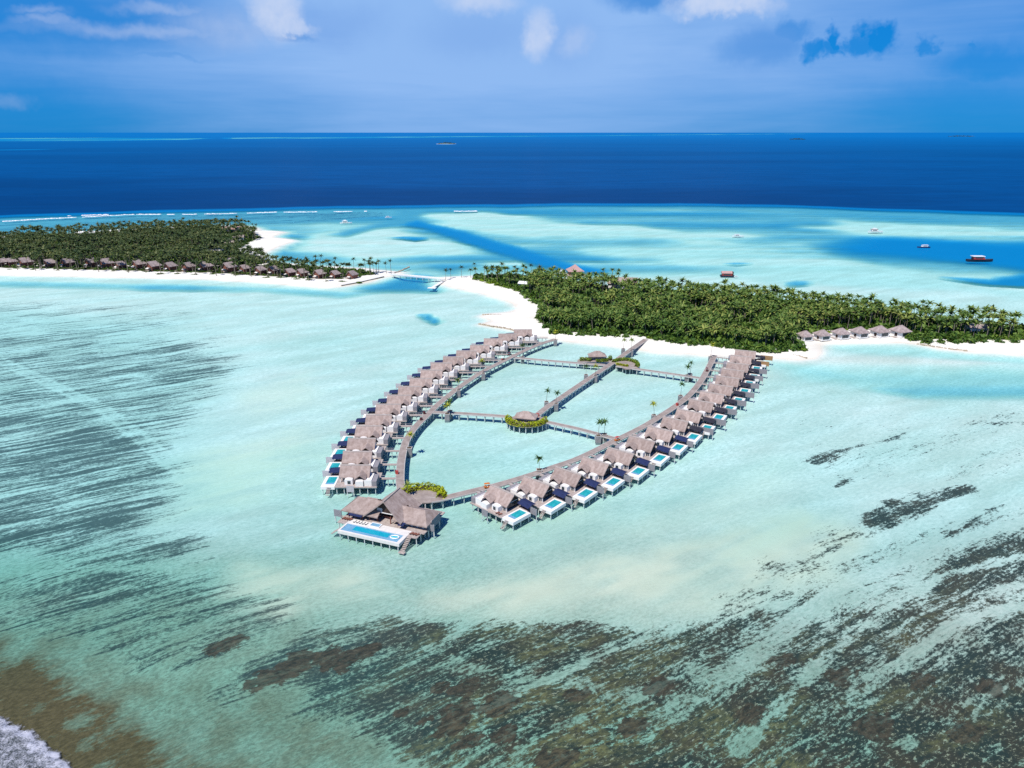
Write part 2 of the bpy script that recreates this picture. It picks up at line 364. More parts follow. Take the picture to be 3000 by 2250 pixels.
def shape_poly(X, Y, pts, wob=0.0, wl=30.0, seed=3):
    s = sdf(X, Y, wpoly(pts))
    if wob: s = s + (fbm(X / wl, Y / wl, seed, 3) - 0.5) * wob
    return s
STREAK = R(31)
def terrain_fields(X, Y):
    """land distance, water depth, coral, algae and soil cover at each ground point"""
    c, s_ = math.cos(STREAK), math.sin(STREAK)
    U = X * c + Y * s_; V = -X * s_ + Y * c
    land = np.maximum(sdf(X, Y, LEFT_SHORE), sdf(X, Y, RIGHT_SHORE))
    land = land + (fbm(X / 22, Y / 22, 5, 3) - 0.5) * 5.0
    d = np.full(X.shape, 1.05)
    d += (fbm(U / 70, V / 16, 11, 4) - 0.5) * 0.5
    # nearer the drone the flat is a little deeper and greener
    d += 0.25 * sm(Y, 330, 240)
    d -= 0.55 * sm(Y, 235, 150) + 0.25 * sm(Y - 0.55 * X, 270, 180)
    d = np.maximum(d, 0.18)
    # lagoon behind the islands
    back = sm(Y, 640, 820)
    lag = 3.3 + (fbm(X / 240, Y / 60, 21, 4) - 0.5) * 4.2 + (fbm(X / 500 + 5, Y / 40, 22, 4) - 0.5) * 2.2
    lag = lag + (fbm(X / 420 + 2.7, Y / 17, 23, 3) - 0.5) * 2.6
    d = d * (1 - back) + np.clip(lag, 0.9, 5.5) * back
    def lay(pts, val, soft, wob=0.0, wl=40.0, seed=9):
        nonlocal d
        w = sm(shape_poly(X, Y, pts, wob, wl, seed), -soft, soft); d = d * (1 - w) + val * w
    lay([(-900, 880), (0, 900), (500, 950), (640, 1100), (560, 1300), (500, 1500), (420, 1640), (0, 1700), (-900, 1700)], 1.5, 30)
    # pale sand banks
    lay([(1230, 628), (1420, 618), (1700, 650), (2000, 672), (2300, 690), (2000, 700), (1750, 690), (1500, 700), (1370, 672), (1260, 650)], 1.3, 30, 60, 60)
    lay([(880, 690), (1100, 660), (1170, 668), (1350, 715), (1430, 745), (1250, 752), (1050, 765), (860, 735)], 1.15, 25, 30, 50)
    lay([(1650, 730), (2050, 700), (2400, 735), (2700, 790), (3000, 860), (2500, 840), (2100, 800), (1850, 760)], 1.6, 40, 70, 60)
    lay([(2450, 640), (2900, 665), (3200, 690), (2900, 695), (2550, 690), (2350, 665)], 1.5, 30, 40, 60)
    d = d + back * np.where(Y < 1420, (fbm(X / 330 + 9, Y / 15, 24, 3) - 0.5) * 1.3, 0)
    d = np.maximum(d, 0.18)
    # reef flat towards the open sea
    lay([(-900, 760), (0, 690), (500, 655), (700, 657), (900, 655), (1170, 628), (1200, 610), (500, 622), (0, 640), (-900, 690)], 3.2, 25, 30, 60)
    lay([(1300, 612), (2100, 612), (2500, 628), (3000, 650), (3300, 670), (3300, 640), (2500, 612), (2000, 600), (1300, 604)], 3.4, 40, 120, 90)
    # channel, blue holes and turquoise pools
    lay([(1155, 600), (1250, 600), (1244, 618), (1217, 639), (1253, 655), (1353, 677), (1253, 670), (1181, 662), (1100, 668), (1010, 690), (960, 686), (1120, 650), (1165, 625)], 3.6, 14, 20, 40)
    lay([(1217, 645), (1253, 655), (1353, 677), (1407, 693), (1497, 720), (1588, 747), (1678, 774), (1800, 795), (1720, 800), (1642, 789), (1560, 771), (1452, 737), (1362, 708), (1253, 669), (1185, 658)], 7.0, 9, 10, 25)
    lay([(1145, 696), (1190, 693), (1240, 695), (1248, 700), (1220, 705), (1180, 700)], 6.0, 6, 6, 20)
    lay([(2440, 724), (2500, 706), (2565, 699), (2859, 706), (3000, 712), (3700, 740), (3700, 850), (3000, 790), (2859, 772), (2633, 749), (2497, 740)], 7.4, 40, 50, 60)
    lay([(2768, 812), (2900, 818), (3000, 800), (3300, 830), (3000, 840), (2904, 834)], 6.0, 8, 10, 30)
    lay([(2307, 829), (2340, 822), (2368, 824), (2362, 834), (2320, 836)], 4.2, 5, 6, 15)
    lay([(2120, 772), (2160, 769), (2200, 771), (2160, 775)], 4.5, 4)
    lay([(1227, 921), (1250, 918), (1270, 926), (1290, 941), (1272, 947), (1245, 936)], 4.4, 2.5, 5, 12)
    lay([(1120, 818), (1200, 806), (1310, 815), (1330, 800), (1250, 775), (1400, 770), (1330, 790), (1300, 826), (1270, 850), (1180, 852), (1040, 848)], 4.4, 14, 16, 30)
    lay([(-900, 812), (0, 822), (300, 828), (560, 832), (800, 842), (1020, 856), (1150, 850), (1000, 866), (760, 852), (500, 850), (200, 842), (0, 838), (-900, 834)], 2.5, 9, 14, 40)
    lay([(400, 840), (520, 836), (640, 842), (560, 848), (430, 846)], 3.6, 8, 10, 30)
    lay([(2290, 1066), (2500, 1082), (2800, 1080), (3100, 1090), (3300, 1130), (3000, 1158), (2800, 1160), (2620, 1146), (2450, 1120), (2330, 1096)], 1.9, 16, 14, 40)
    lay([(2560, 1138), (2700, 1132), (3000, 1132), (3300, 1130), (3300, 1160), (2900, 1160), (2680, 1160)], 2.5, 6, 6, 40)
    lay([(2420, 1012), (2700, 1020), (3000, 1045), (3300, 1060), (3300, 1075), (2900, 1060), (2640, 1040), (2500, 1030)], 1.6, 8, 8, 30)
    lay([(2405, 1040), (2700, 1045), (2950, 1062), (2800, 1072), (2500, 1066), (2380, 1062)], 0.55, 7, 8, 30)
    # open sea beyond the reef, with far reefs that show as turquoise lines
    out = 1e9 * np.ones(X.shape)
    e = np.interp(X, REEF_EDGE[:, 0], REEF_EDGE[:, 1])
    e = e + (fbm(X / 90, Y * 0 + 3.3, 31, 4) - 0.5) * 50
    out = Y - e
    w = sm(out, -30, 120); d = d * (1 - w) + 30 * w
    def far(pts, val, soft):
        nonlocal d
        w = sm(shape_poly(X, Y, pts), -soft, soft) * sm(Y, 3000, 5000); d = d * (1 - w) + val * w
    fn = fbm(X / 1500, Y / 3000, 41, 4)
    far([(-900, 404), (0, 404), (300, 403), (560, 404), (640, 405), (560, 410), (300, 413), (0, 414), (-900, 416)], 3.2, 250)
    far([(640, 403.0), (1000, 401), (1500, 398.0), (2000, 394.2), (2400, 391.0), (2400, 391.7), (2000, 396.0), (1500, 401), (1000, 405.5), (650, 407)], 3.0, 250)
    far([(-900, 436), (0, 437), (280, 433), (150, 440), (0, 442), (-900, 445)], 10.0, 300)
    far([(1265, 422), (1305, 420), (1350, 422), (1310, 424)], 3.0, 60)
    d = np.where(Y > 4000, d + np.clip((fn - 0.42) * 20, 0, 10) * sm(d, 8, 2), d)
    # shelving beaches
    d = np.where(land > -40, np.minimum(d, np.maximum(-land, 0) * 0.15 + 0.02 + np.maximum(-land - 8, 0) * 0.12), d)
    # ---- reef cover
    coral = np.zeros(X.shape)
    def cor(pts, val, soft, wob=14.0, wl=18.0, seed=51):
        nonlocal coral
        w = sm(shape_poly(X, Y, pts, wob, wl, seed), -soft, soft); coral = np.maximum(coral, val * w)
    cor([(-900, 870), (0, 865), (240, 860), (560, 880), (700, 960), (560, 1000), (0, 1060), (-900, 1100)], 0.41, 45)
    cor([(-900, 960), (0, 960), (330, 960), (700, 985), (760, 1080), (620, 1190), (560, 1300), (480, 1480), (0, 1560), (-900, 1600)], 0.51, 30)
    cor([(-900, 1180), (0, 1180), (300, 1200), (520, 1260), (560, 1350), (520, 1480), (600, 1560), (580, 1640), (300, 1680), (0, 1660), (-900, 1700)], 0.56, 16)
    cor([(-900, 1660), (300, 1660), (900, 1740), (900, 1850), (760, 1960), (400, 1960), (0, 1880), (-900, 1850)], 0.45, 8)
    cor([(540, 2050), (720, 1980), (900, 1880), (1180, 1800), (1150, 1880), (1000, 1960), (800, 2040), (640, 2090)], 0.50, 5)
    cor([(600, 1920), (740, 1850), (880, 1820), (760, 1890), (640, 1930)], 0.62, 3)
    cor([(500, 1930), (640, 1870), (900, 1820), (900, 1850), (700, 1910), (560, 1960)], 0.47, 4)
    cor([(180, 1640), (520, 1640), (700, 1700), (760, 1780), (600, 1840), (330, 1800), (150, 1720)], 0.46, 8)
    cor([(640, 1960), (880, 1840), (1150, 1770), (1330, 1790), (1500, 1800), (1900, 1820), (2030, 1790), (2450, 1760), (2800, 1720), (4200, 1700), (4200, 2900), (1500, 2900), (1150, 2200), (800, 2060)], 0.58, 7)
    cor([(900, 1860), (1180, 1790), (1430, 1800), (1480, 1900), (1300, 1960), (1100, 1990), (850, 1990)], 0.55, 5)
    cor([(1500, 2000), (1900, 1900), (2200, 1950), (2600, 1900), (4200, 1850), (4200, 2900), (1600, 2900)], 0.635, 8)
    cor([(2000, 1820), (2200, 1640), (2600, 1480), (4200, 1380), (4200, 1800), (2400, 1900)], 0.43, 8)
    cor([(-900, 748), (0, 688), (500, 655), (900, 652), (1150, 632), (1150, 612), (500, 622), (0, 640), (-900, 690)], 0.44, 20)
    cor([(2150, 1620), (2460, 1590), (2560, 1660), (2420, 1720), (2240, 1710)], 0.50, 6)
    cor([(2520, 1500), (2620, 1460), (2860, 1400), (2880, 1440), (2700, 1520), (2560, 1570)], 0.64, 5, 8, 10)
    cor([(2740, 1560), (2860, 1480), (2960, 1470), (2880, 1540), (2780, 1600), (2650, 1600)], 0.62, 4, 8, 10)
    cor([(2680, 1720), (2820, 1610), (3010, 1530), (4200, 1560), (4200, 1760), (2900, 1720), (2780, 1760)], 0.60, 5)
    cor([(2330, 1345), (2480, 1300), (2650, 1265), (2640, 1285), (2520, 1310), (2400, 1370)], 0.60, 3.5, 6, 10)
    cor([(2435, 1420), (2470, 1395), (2505, 1392), (2490, 1410), (2445, 1424)], 0.68, 2.5, 3, 8)
    cor([(2690, 1250), (2860, 1225), (4200, 1205), (4200, 1230), (2880, 1245), (2760, 1250)], 0.5, 6, 6, 14)
    cor([(2300, 1180), (2900, 1190), (4200, 1180), (4200, 1420), (2600, 1420), (2250, 1380)], 0.30, 10)
    # wheel-like scour lines across the flat
    tr = sdline(X, Y, wpoly([(0, 1050), (150, 1120), (300, 1190), (440, 1300), (560, 1400)])); coral *= 1 - 0.24 * np.maximum(sm(np.abs(tr - 2.6), 1.5, 0.4), 0.5 * sm(tr, 2.5, 1.0))
    for a in ([(1200, 1940), (1600, 1985), (2100, 2050)], [(1580, 1990), (1850, 1880)], [(1240, 1890), (1500, 1990), (1900, 2040)]):
        coral *= 1 - 0.16 * sm(sdline(X, Y, wpoly(a)), 1.6, 0.5)
    # distinct brown coral heads
    head = np.zeros(X.shape)
    for (u, v, ru, ang) in ((1015, 1925, 62, .5), (1065, 1905, 40, .5), (1360, 2010, 40, .4), (1455, 2060, 55, .6), (1340, 2080, 50, .7), (1315, 2130, 50, .5), (1375, 2172, 42, .1), (1250, 2105, 22, .3), (1480, 2150, 40, .5), (1690, 2030, 34, .4),
                            (1290, 2010, 25, .4), (1640, 2220, 60, .2), (1180, 2080, 24, .3), (660, 1888, 46, .5), (800, 1975, 60, .55), (870, 1935, 55, .55), (955, 1920, 50, .5), (2460, 1975, 45, .3), (2190, 2090, 55, .2), (2830, 2140, 50, .4), (2560, 2120, 60, .4),
                            (2300, 1930, 40, .6), (2700, 1990, 40, .4), (1930, 2010, 50, .7), (1850, 2130, 45, .7), (2900, 2010, 40, .4)):
        P = un(u, v); px = ppm(u, v); r = ru / px
        ca, sa = math.cos(STREAK), math.sin(STREAK); qx = (X - P.x) * ca + (Y - P.y) * sa; qy = -(X - P.x) * sa + (Y - P.y) * ca
        rr = np.hypot(qx / (r * 1.3), qy / (r * 0.75)) + (fbm(X / 2.2, Y / 2.2, 61, 3) - 0.5) * 1.3
        head = np.maximum(head, sm(rr, 1.25, 0.55))
    for (pts, w_) in (([(1900, 2160), (2050, 2030), (2203, 1929), (2350, 1800), (2497, 1694), (2760, 1590), (3100, 1490)], 4.6), ([(2150, 2200), (2330, 2010), (2440, 1900), (2600, 1780), (2760, 1680), (3100, 1600)], 3.0), ([(2450, 2080), (2640, 1930), (2800, 1820), (3100, 1740)], 2.4),
                      ([(1300, 1870), (1400, 1810), (1560, 1735), (1700, 1660)], 3.0), ([(2420, 1640), (2640, 1550), (3000, 1440)], 3.6), ([(1400, 2080), (1600, 1990), (1800, 1900), (2000, 1830)], 1.6), ([(1650, 2130), (1900, 2020), (2060, 1950)], 1.3), ([(2600, 2200), (2850, 2050), (3100, 1950)], 1.6)):
        ds = sdline(X, Y, wpoly(pts)) + (fbm(X / 5, Y / 5, 141, 3) - .5) * 4.0
        coral *= 1 - 0.34 * sm(ds, w_ * 0.9, w_ * 0.2)
    coral *= sm(land, -6, -16)
    algae = np.zeros(X.shape)
    def alg(pts, val, soft, seed=71):
        nonlocal algae
        w = sm(shape_poly(X, Y, pts, 14, 20, seed), -soft, soft); algae = np.maximum(algae, val * w)
    alg([(-400, 1500), (800, 1500), (3400, 1450), (3400, 2500), (-400, 2500)], 0.14, 30)
    alg([(-400, 1700), (500, 1720), (1000, 1820), (2000, 1850), (3400, 1700), (3400, 2500), (-400, 2500)], 0.34, 14)
    alg([(-400, 1800), (200, 1820), (600, 1950), (1100, 2060), (1200, 2200), (1400, 2500), (-400, 2500)], 0.55, 14)
    alg([(-400, 1880), (0, 1900), (180, 1930), (360, 2020), (560, 2110), (740, 2260), (800, 2500), (-400, 2500)], 1.0, 10)
    alg([(-400, 1910), (0, 1930), (120, 1960), (200, 2040), (330, 2120), (480, 2260), (500, 2500), (-400, 2500)], 1.35, 8)
    alg([(2400, 1950), (3400, 1850), (3400, 2500), (2400, 2500)], 0.45, 20)
    tan = np.zeros(X.shape)
    for (pts, val, soft) in (([(560, 1330), (900, 1240), (940, 1330), (700, 1480), (480, 1500)], 0.7, 12), ([(1850, 1600), (2350, 1480), (2520, 1560), (2450, 1680), (2150, 1780), (1900, 1800), (1500, 1790), (1250, 1740)], 0.85, 10), ([(700, 1640), (1050, 1660), (1180, 1750), (900, 1780), (700, 1760)], 0.8, 8),
                             ([(1250, 1330), (1800, 1500), (2300, 1350), (2300, 1550), (1500, 1650)], 0.35, 14), ([(700, 1150), (900, 1080), (960, 1180), (760, 1240)], 0.45, 10)):
        tan = np.maximum(tan, val * sm(shape_poly(X, Y, pts, 16, 22, 81), -soft, soft))
    film = 0.06 + 0.34 * sm(Y + 0.30 * X, 285, 170) + 0.42 * sm(Y + 0.25 * X, 195, 125)
    film = film * (1 - 0.75 * sm(X + 0.3 * Y, 30, -30) * sm(Y, 195, 225)) + 0.2 * (fbm(X / 45, Y / 30, 131, 3) - .5)
    film = np.clip(film, 0, 1) * sm(land, -3, -40) * sm(Y, 700, 420)
    soil = np.maximum(np.maximum(sm(sdf(X, Y, LEFT_WOOD), -2, 4), sm(sdf(X, Y, RIGHT_WOOD), -2, 3)), np.maximum(sm(sdf(X, Y, LEFT_SPIT), -2, 4), 0.62 * sm(sdf(X, Y, LEFT_SHRUB), -3, 4)))
    wx = (fbm(X / 33, Y / 33, 101, 3) - 0.5) * 8; wy = (fbm(X / 33, Y / 33, 102, 3) - 0.5) * 6
    fu, fv = U + wx, V + wy
    band = fbm(fu / 95, fv / 13, 111, 4); sandn = fbm(fu / 22, fv / 6.5, 112, 4); cvar = fbm(X / 6, Y / 6, 113, 3)
    swell = fbm(X / 1600, Y / 500, 114, 4)
    return dict(fu=fu, fv=fv, band=band, sandn=sandn, cvar=cvar, swell=swell, land=land, depth=np.clip(d, 0.02, 30), coral=coral, head=head, algae=algae, film=film, shore=np.clip(land, -20, 20), streaky=sm(X + 0.25 * Y, 40, -30), tan=tan, soil=soil)

def fan_grid(cols, row_skip=1):
    ys = [-420, -300, -200, -120, -60, 0, 40, 75, 95]; y = 105.0
    while y < 900: ys.append(y); y += max(1.25, 0.0045 * y)
    while y < 1700: ys.append(y); y += 0.006 * y
    while y < 160000: ys.append(y); y += 0.028 * y
    ys = np.array(ys[::row_skip])
    s = np.linspace(-1, 1, cols)
    s = np.concatenate([[-4.0, -2.4, -1.6, -1.2], s, [1.2, 1.6, 2.4, 4.0]])
    hw = 70 + 0.92 * np.maximum(ys, 118)
    X = s[None, :] * hw[:, None]; Y = np.repeat(ys[:, None], len(s), 1)
    nr, nc = X.shape
    i = np.arange(nr - 1)[:, None] * nc + np.arange(nc - 1)[None, :]
    F = np.stack([i, i + 1, i + nc + 1, i + nc], -1).reshape(-1, 4)
    return X.ravel(), Y.ravel(), F

# ---- sea floor and islands: one sheet of coral sand
m, t, o = mat('coral_sand_floor')
pb = t.new('ShaderNodeBsdfPrincipled'); t.l.new(pb.outputs[0], o.inputs[0]); pb.inputs['Roughness'].default_value = 0.95; pb.inputs['Specular IOR Level'].default_value = 0.05
P = t.new('ShaderNodeNewGeometry').outputs['Position']
flat = t.vm('MULTIPLY', P, (1, 1, 0))
st = t.attr('flow', 1)
band = t.attr('band'); sandn = t.attr('sandn'); cvar = t.attr('cvar')
fine = t.noise(t.vm('MULTIPLY', st, (0.036, 0.36, 1)), 1.0, 4.0, 0.68)
hatch = t.noise(t.vm('MULTIPLY', st, (0.045, 0.95, 1)), 1.0, 1.0, 0.5)
speck = t.noise(t.vm('MULTIPLY', st, (0.6, 1.1, 1)), 1.0, 4.0, 0.8)
patch = t.noise(t.vm('MULTIPLY', st, (0.13, 0.24, 1)), 1.0, 4.0, 0.72)
mott = t.noise(t.vm('MULTIPLY', st, (0.35, 0.8, 1)), 1.0, 4.0, 0.75)
def st2(n, g): return t.m('ADD', t.m('MULTIPLY', t.m('SUBTRACT', n, 0.5), g), 0.5)
lw = t.attr('streaky')
nn = t.m('ADD', t.m('MULTIPLY', st2(band, 1.35), t.m('ADD', 0.20, t.m('MULTIPLY', lw, 0.06))), t.m('MULTIPLY', st2(fine, 2.6), t.m('ADD', 0.22, t.m('MULTIPLY', lw, 0.20))))
nn = t.m('ADD', nn, t.m('MULTIPLY', st2(patch, 2.6), t.m('SUBTRACT', 0.27, t.m('MULTIPLY', lw, 0.18))))
nn = t.m('ADD', nn, t.m('MULTIPLY', t.m('SUBTRACT', hatch, 0.5), 0.34))
nn = t.m('ADD', nn, t.m('MULTIPLY', st2(speck, 2.9), t.m('SUBTRACT', 0.33, t.m('MULTIPLY', lw, 0.10))))
cor = t.attr('coral')
cm = t.rng(t.m('DIVIDE', t.m('SUBTRACT', cor, nn), t.m('ADD', 1.0, t.m('MULTIPLY', lw, 0.25))), -0.09, 0.11, 0.0, 0.95, True)
cm = t.m('MULTIPLY', cm, t.rng(cor, 0.05, 0.2))
hd = t.attr('head')
sand = t.mix(t.rng(sandn, 0.25, 0.8), C4((0.655, 0.635, 0.565)), C4((0.82, 0.80, 0.735)))
dep = t.attr('depth')
sub = t.rng(dep, 0.05, 0.5)
sand = t.mix(t.m('MULTIPLY', sub, t.rng(mott, 0.36, 0.62, 0.62, 0.0)), sand, C4((0.44, 0.485, 0.43)))  # light and dark of ripple caustics mottled into the submerged sand colour
tanm = t.m('MULTIPLY', t.attr('tan'), t.rng(sandn, 0.3, 0.6, 0.35, 0.95))
sand = t.mix(t.attr('film'), sand, C4((0.17, 0.40, 0.285)))
sand = t.mix(t.m('MULTIPLY', t.attr('film'), t.m('MULTIPLY', t.rng(speck, 0.42, 0.58, 1.0, 0.0), t.rng(mott, 0.35, 0.65, 1.0, 0.35))), sand, C4((0.10, 0.15, 0.11)))
sand = t.mix(tanm, sand, C4((0.70, 0.64, 0.49)))
algn = t.m('MULTIPLY', t.attr('algae'), t.rng(t.m('ADD', t.m('MULTIPLY', mott, 0.6), t.m('MULTIPLY', cvar, 0.4)), 0.38, 0.62, 0.62, 1.25))
sand = t.mix(algn, sand, t.mix(t.rng(speck, 0.4, 0.62), C4((0.070, 0.055, 0.028)), C4((0.125, 0.095, 0.048))))
ccol = t.mix(t.rng(t.m('ADD', t.m('MULTIPLY', cvar, 0.45), t.m('MULTIPLY', speck, 0.55)), 0.40, 0.66), C4((0.018, 0.027, 0.025)), C4((0.052, 0.038, 0.026)))
ccol = t.mix(t.m('MULTIPLY', t.rng(speck, 0.55, 0.64), t.rng(t.attr('film'), 0.1, 0.6, 0.3, 0.9)), ccol, C4((0.34, 0.33, 0.22)))
ccol = t.mix(t.m('MULTIPLY', t.m('MULTIPLY', t.rng(sandn, 0.48, 0.66), t.rng(mott, 0.4, 0.62)), t.attr('film')), ccol, C4((0.17, 0.15, 0.06)))
ccol = t.mix(t.m('MULTIPLY', lw, 0.75), ccol, C4((0.015, 0.038, 0.047)))
full = t.mix(t.m('MULTIPLY', cm, t.m('SUBTRACT', 1.0, t.m('MULTIPLY', lw, 0.12))), sand, ccol)
hm = t.rng(t.m('SUBTRACT', hd, t.m('ADD', t.m('MULTIPLY', st2(speck, 2.4), 0.65), t.m('MULTIPLY', st2(patch, 2.0), 0.35))), -0.22, 0.14, 0.0, 0.82, True)
full = t.mix(t.m('MULTIPLY', hm, t.rng(hd, 0.0, 0.15)), full, t.mix(t.rng(mott, 0.4, 0.65), C4((0.030, 0.028, 0.022)), C4((0.10, 0.072, 0.048))))
wet = t.m('MULTIPLY', t.rng(t.attr('shore'), 0.2, 5.5, 1.0, 0.0, True), t.rng(t.attr('shore'), -1.5, 0.3, 0.0, 1.0))
full = t.mix(t.m('MULTIPLY', wet, t.rng(cvar, 0.2, 0.8, 0.25, 0.7)), full, C4((0.58, 0.52, 0.42)))
full = t.mix(t.m('MULTIPLY', t.rng(t.attr('shore'), 0.5, 2.0), t.rng(t.m('ADD', t.m('MULTIPLY', sandn, .5), t.m('MULTIPLY', speck, .5)), 0.52, 0.64, 0.0, 0.35)), full, C4((0.56, 0.51, 0.42)))
soilc = t.mix(t.rng(cvar, 0.4, 0.6), C4((0.022, 0.032, 0.012)), C4((0.06, 0.065, 0.025)))
soiln = t.rng(t.m('ADD', t.attr('soil'), t.m('MULTIPLY', t.m('SUBTRACT', cvar, 0.5), 0.9)), 0.4, 0.6)
full = t.mix(soiln, full, soilc)
t.put(pb.inputs['Base Color'], full)
bn = t.new('ShaderNodeBump'); bn.inputs['Strength'].default_value = 0.35; bn.inputs['Distance'].default_value = 0.5
t.put(bn.inputs['Height'], t.m('ADD', t.m('MULTIPLY', cm, 0.8), speck)); t.l.new(bn.outputs[0], pb.inputs['Normal'])
M['floor'] = m

X, Y, F = fan_grid(400)
fl = terrain_fields(X, Y)
land = fl['land']
Z = np.where(land > 0, np.minimum(land * 0.075, 1.35) + (fbm(X / 9, Y / 9, 91, 3) - 0.5) * 0.25 * np.clip(land / 6, 0, 1), -np.minimum(fl['depth'], 3.0 + 0.0 * X))
Z = Z + np.where(land < 0, (fl['coral'] * 0.25 * (fbm(X / 3, Y / 3, 92, 2)) + fl['head'] * 0.3) * np.clip(fl['depth'], 0, 1), 0)
me = np_mesh('terrain', np.stack([X, Y, Z], 1), F, 'floor')
for a in ('depth', 'coral', 'head', 'algae', 'tan', 'film', 'shore', 'streaky', 'soil', 'band', 'sandn', 'cvar'): set_attr(me, a, fl[a])
at = me.attributes.new('flow', 'FLOAT_VECTOR', 'POINT'); at.data.foreach_set('vector', np.stack([fl['fu'], fl['fv'], 0 * X], 1).astype(np.float32).ravel())
me.polygons.foreach_set('use_smooth', [True] * len(me.polygons))
terrain = tag(link('terrain', me), 'pale coral sand sea floor with dark reef bands, rising into two beach-fringed islands', kind='structure')
def ground_z(x, y):
    a = terrain_fields(np.array([x]), np.array([y]))['land'][0]
    return float(min(max(a, 0) * 0.075, 1.35))

# ---- water: clear sheet, tinted by the depth under it, with painted haze far out
m, t, o = mat('sea_water')
d = t.attr('depth')
P = t.new('ShaderNodeNewGeometry').outputs['Position']
flat = t.vm('MULTIPLY', P, (1, 1, 0))
def ex(a): return t.m('POWER', math.e, t.m('MULTIPLY', d, -a))
cc = t.new('ShaderNodeCombineColor'); t.put(cc.inputs[0], ex(0.25)); t.put(cc.inputs[1], ex(0.050)); t.put(cc.inputs[2], ex(0.042))
tr = t.new('ShaderNodeBsdfTransparent'); t.l.new(cc.outputs[0], tr.inputs[0])
df = t.new('ShaderNodeBsdfDiffuse')
swell = t.attr('swell')
deepc = t.mix(t.rng(swell, 0.35, 0.65), C4((0.0, 0.040, 0.152)), C4((0.0, 0.058, 0.205)))
chop = t.noise(t.vm('MULTIPLY', flat, (0.006, 0.016, 1)), 1.0, 3.0, 0.7)
deepc = t.mix(t.rng(chop, 0.35, 0.65, 0.0, 0.45), deepc, C4((0.0, 0.030, 0.110)))
deepc = t.mix(t.attr('far_haze'), deepc, C4((0.0, 0.125, 0.36)))  # distance haze put into the deep colour, paler towards the horizon
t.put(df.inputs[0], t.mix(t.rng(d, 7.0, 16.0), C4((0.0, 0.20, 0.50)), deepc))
body = t.new('ShaderNodeMixShader'); t.put(body.inputs[0], t.m('SUBTRACT', 1.0, t.m('POWER', math.e, t.m('MULTIPLY', t.m('MAXIMUM', t.m('SUBTRACT', d, 1.7), 0.0), -0.24))))
t.l.new(tr.outputs[0], body.inputs[1]); t.l.new(df.outputs[0], body.inputs[2])
gl = t.new('ShaderNodeBsdfGlossy'); gl.inputs['Roughness'].default_value = 0.22; gl.inputs[0].default_value = (1, 1, 1, 1)
fr = t.new('ShaderNodeFresnel'); fr.inputs[0].default_value = 1.33
bn = t.new('ShaderNodeBump'); bn.inputs['Strength'].default_value = 0.5; bn.inputs['Distance'].default_value = 0.35
wv = t.noise(t.mapping(flat, rot=(0, 0, R(20)), scale=(0.5, 1.0, 1)), 0.45, 3.0, 0.65)
t.put(bn.inputs['Height'], wv); t.l.new(bn.outputs[0], gl.inputs['Normal']); t.l.new(bn.outputs[0], df.inputs['Normal'])
sea = t.new('ShaderNodeMixShader'); t.put(sea.inputs[0], t.m('MINIMUM', t.m('MULTIPLY', fr.outputs[0], 0.30), 0.04))
t.l.new(body.outputs[0], sea.inputs[1]); t.l.new(gl.outputs[0], sea.inputs[2]); t.l.new(sea.outputs[0], o.inputs[0])
M['sea'] = m
X2, Y2, F2 = fan_grid(220)
fs = terrain_fields(X2, Y2)
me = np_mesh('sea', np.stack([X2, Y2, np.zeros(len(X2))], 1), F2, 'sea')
set_attr(me, 'depth', fs['depth']); set_attr(me, 'swell', fs['swell']); set_attr(me, 'far_haze', np.clip(np.log(np.maximum(Y2, 1500) / 1500.0) / math.log(16.0), 0, 1) ** 1.3)
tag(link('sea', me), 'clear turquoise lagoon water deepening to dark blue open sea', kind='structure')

#@@PART2@@
# ------------------------------------------------------------------ jetties
DZ = 2.6                                   # deck level above the water
def catmull(P, n=6):
    P = [Vector(p) for p in P]; out = []
    Q = [P[0] * 2 - P[1]] + P + [P[-1] * 2 - P[-2]]
    for i in range(1, len(Q) - 2):
        for j in range(n):
            s = j / n
            out.append(0.5 * ((2 * Q[i]) + (Q[i + 1] - Q[i - 1]) * s + (2 * Q[i - 1] - 5 * Q[i] + 4 * Q[i + 1] - Q[i + 2]) * s * s + (3 * Q[i] - Q[i - 1] - 3 * Q[i + 1] + Q[i + 2]) * s ** 3))
    out.append(P[-1]); return out
def resample(P, step):
    out = [P[0]]; acc_ = 0.0
    for a, b in zip(P, P[1:]):
        L = (b - a).length; s = step - acc_
        while s <= L: out.append(a.lerp(b, s / L)); s += step
        acc_ = (acc_ + L) % step
    out.append(P[-1]); return out
PILE = MB().bar((0, 0, -3.2), (0, 0, 2.25), 0.17, n=8).mesh('pile', 'concrete')
def sweep(line, w, z0, z1, off=0.0):
    mb = MB(); vs = []; n = len(line)
    for i, p in enumerate(line):
        tdir = (line[min(i + 1, n - 1)] - line[max(i - 1, 0)]); nrm = Vector((-tdir.y, tdir.x, 0)).normalized()
        a = p + nrm * (off + w / 2); b = p + nrm * (off - w / 2)
        vs += [(a.x, a.y, z1), (b.x, b.y, z1), (b.x, b.y, z0), (a.x, a.y, z0)]
    fs = []
    for i in range(n - 1):
        q = 4 * i
        for j in range(4): fs.append((q + j, q + (j + 1) % 4, q + 4 + (j + 1) % 4, q + 4 + j))
    fs += [(3, 2, 1, 0), (4 * n - 4, 4 * n - 3, 4 * n - 2, 4 * n - 1)]
    return mb.add(vs, fs)
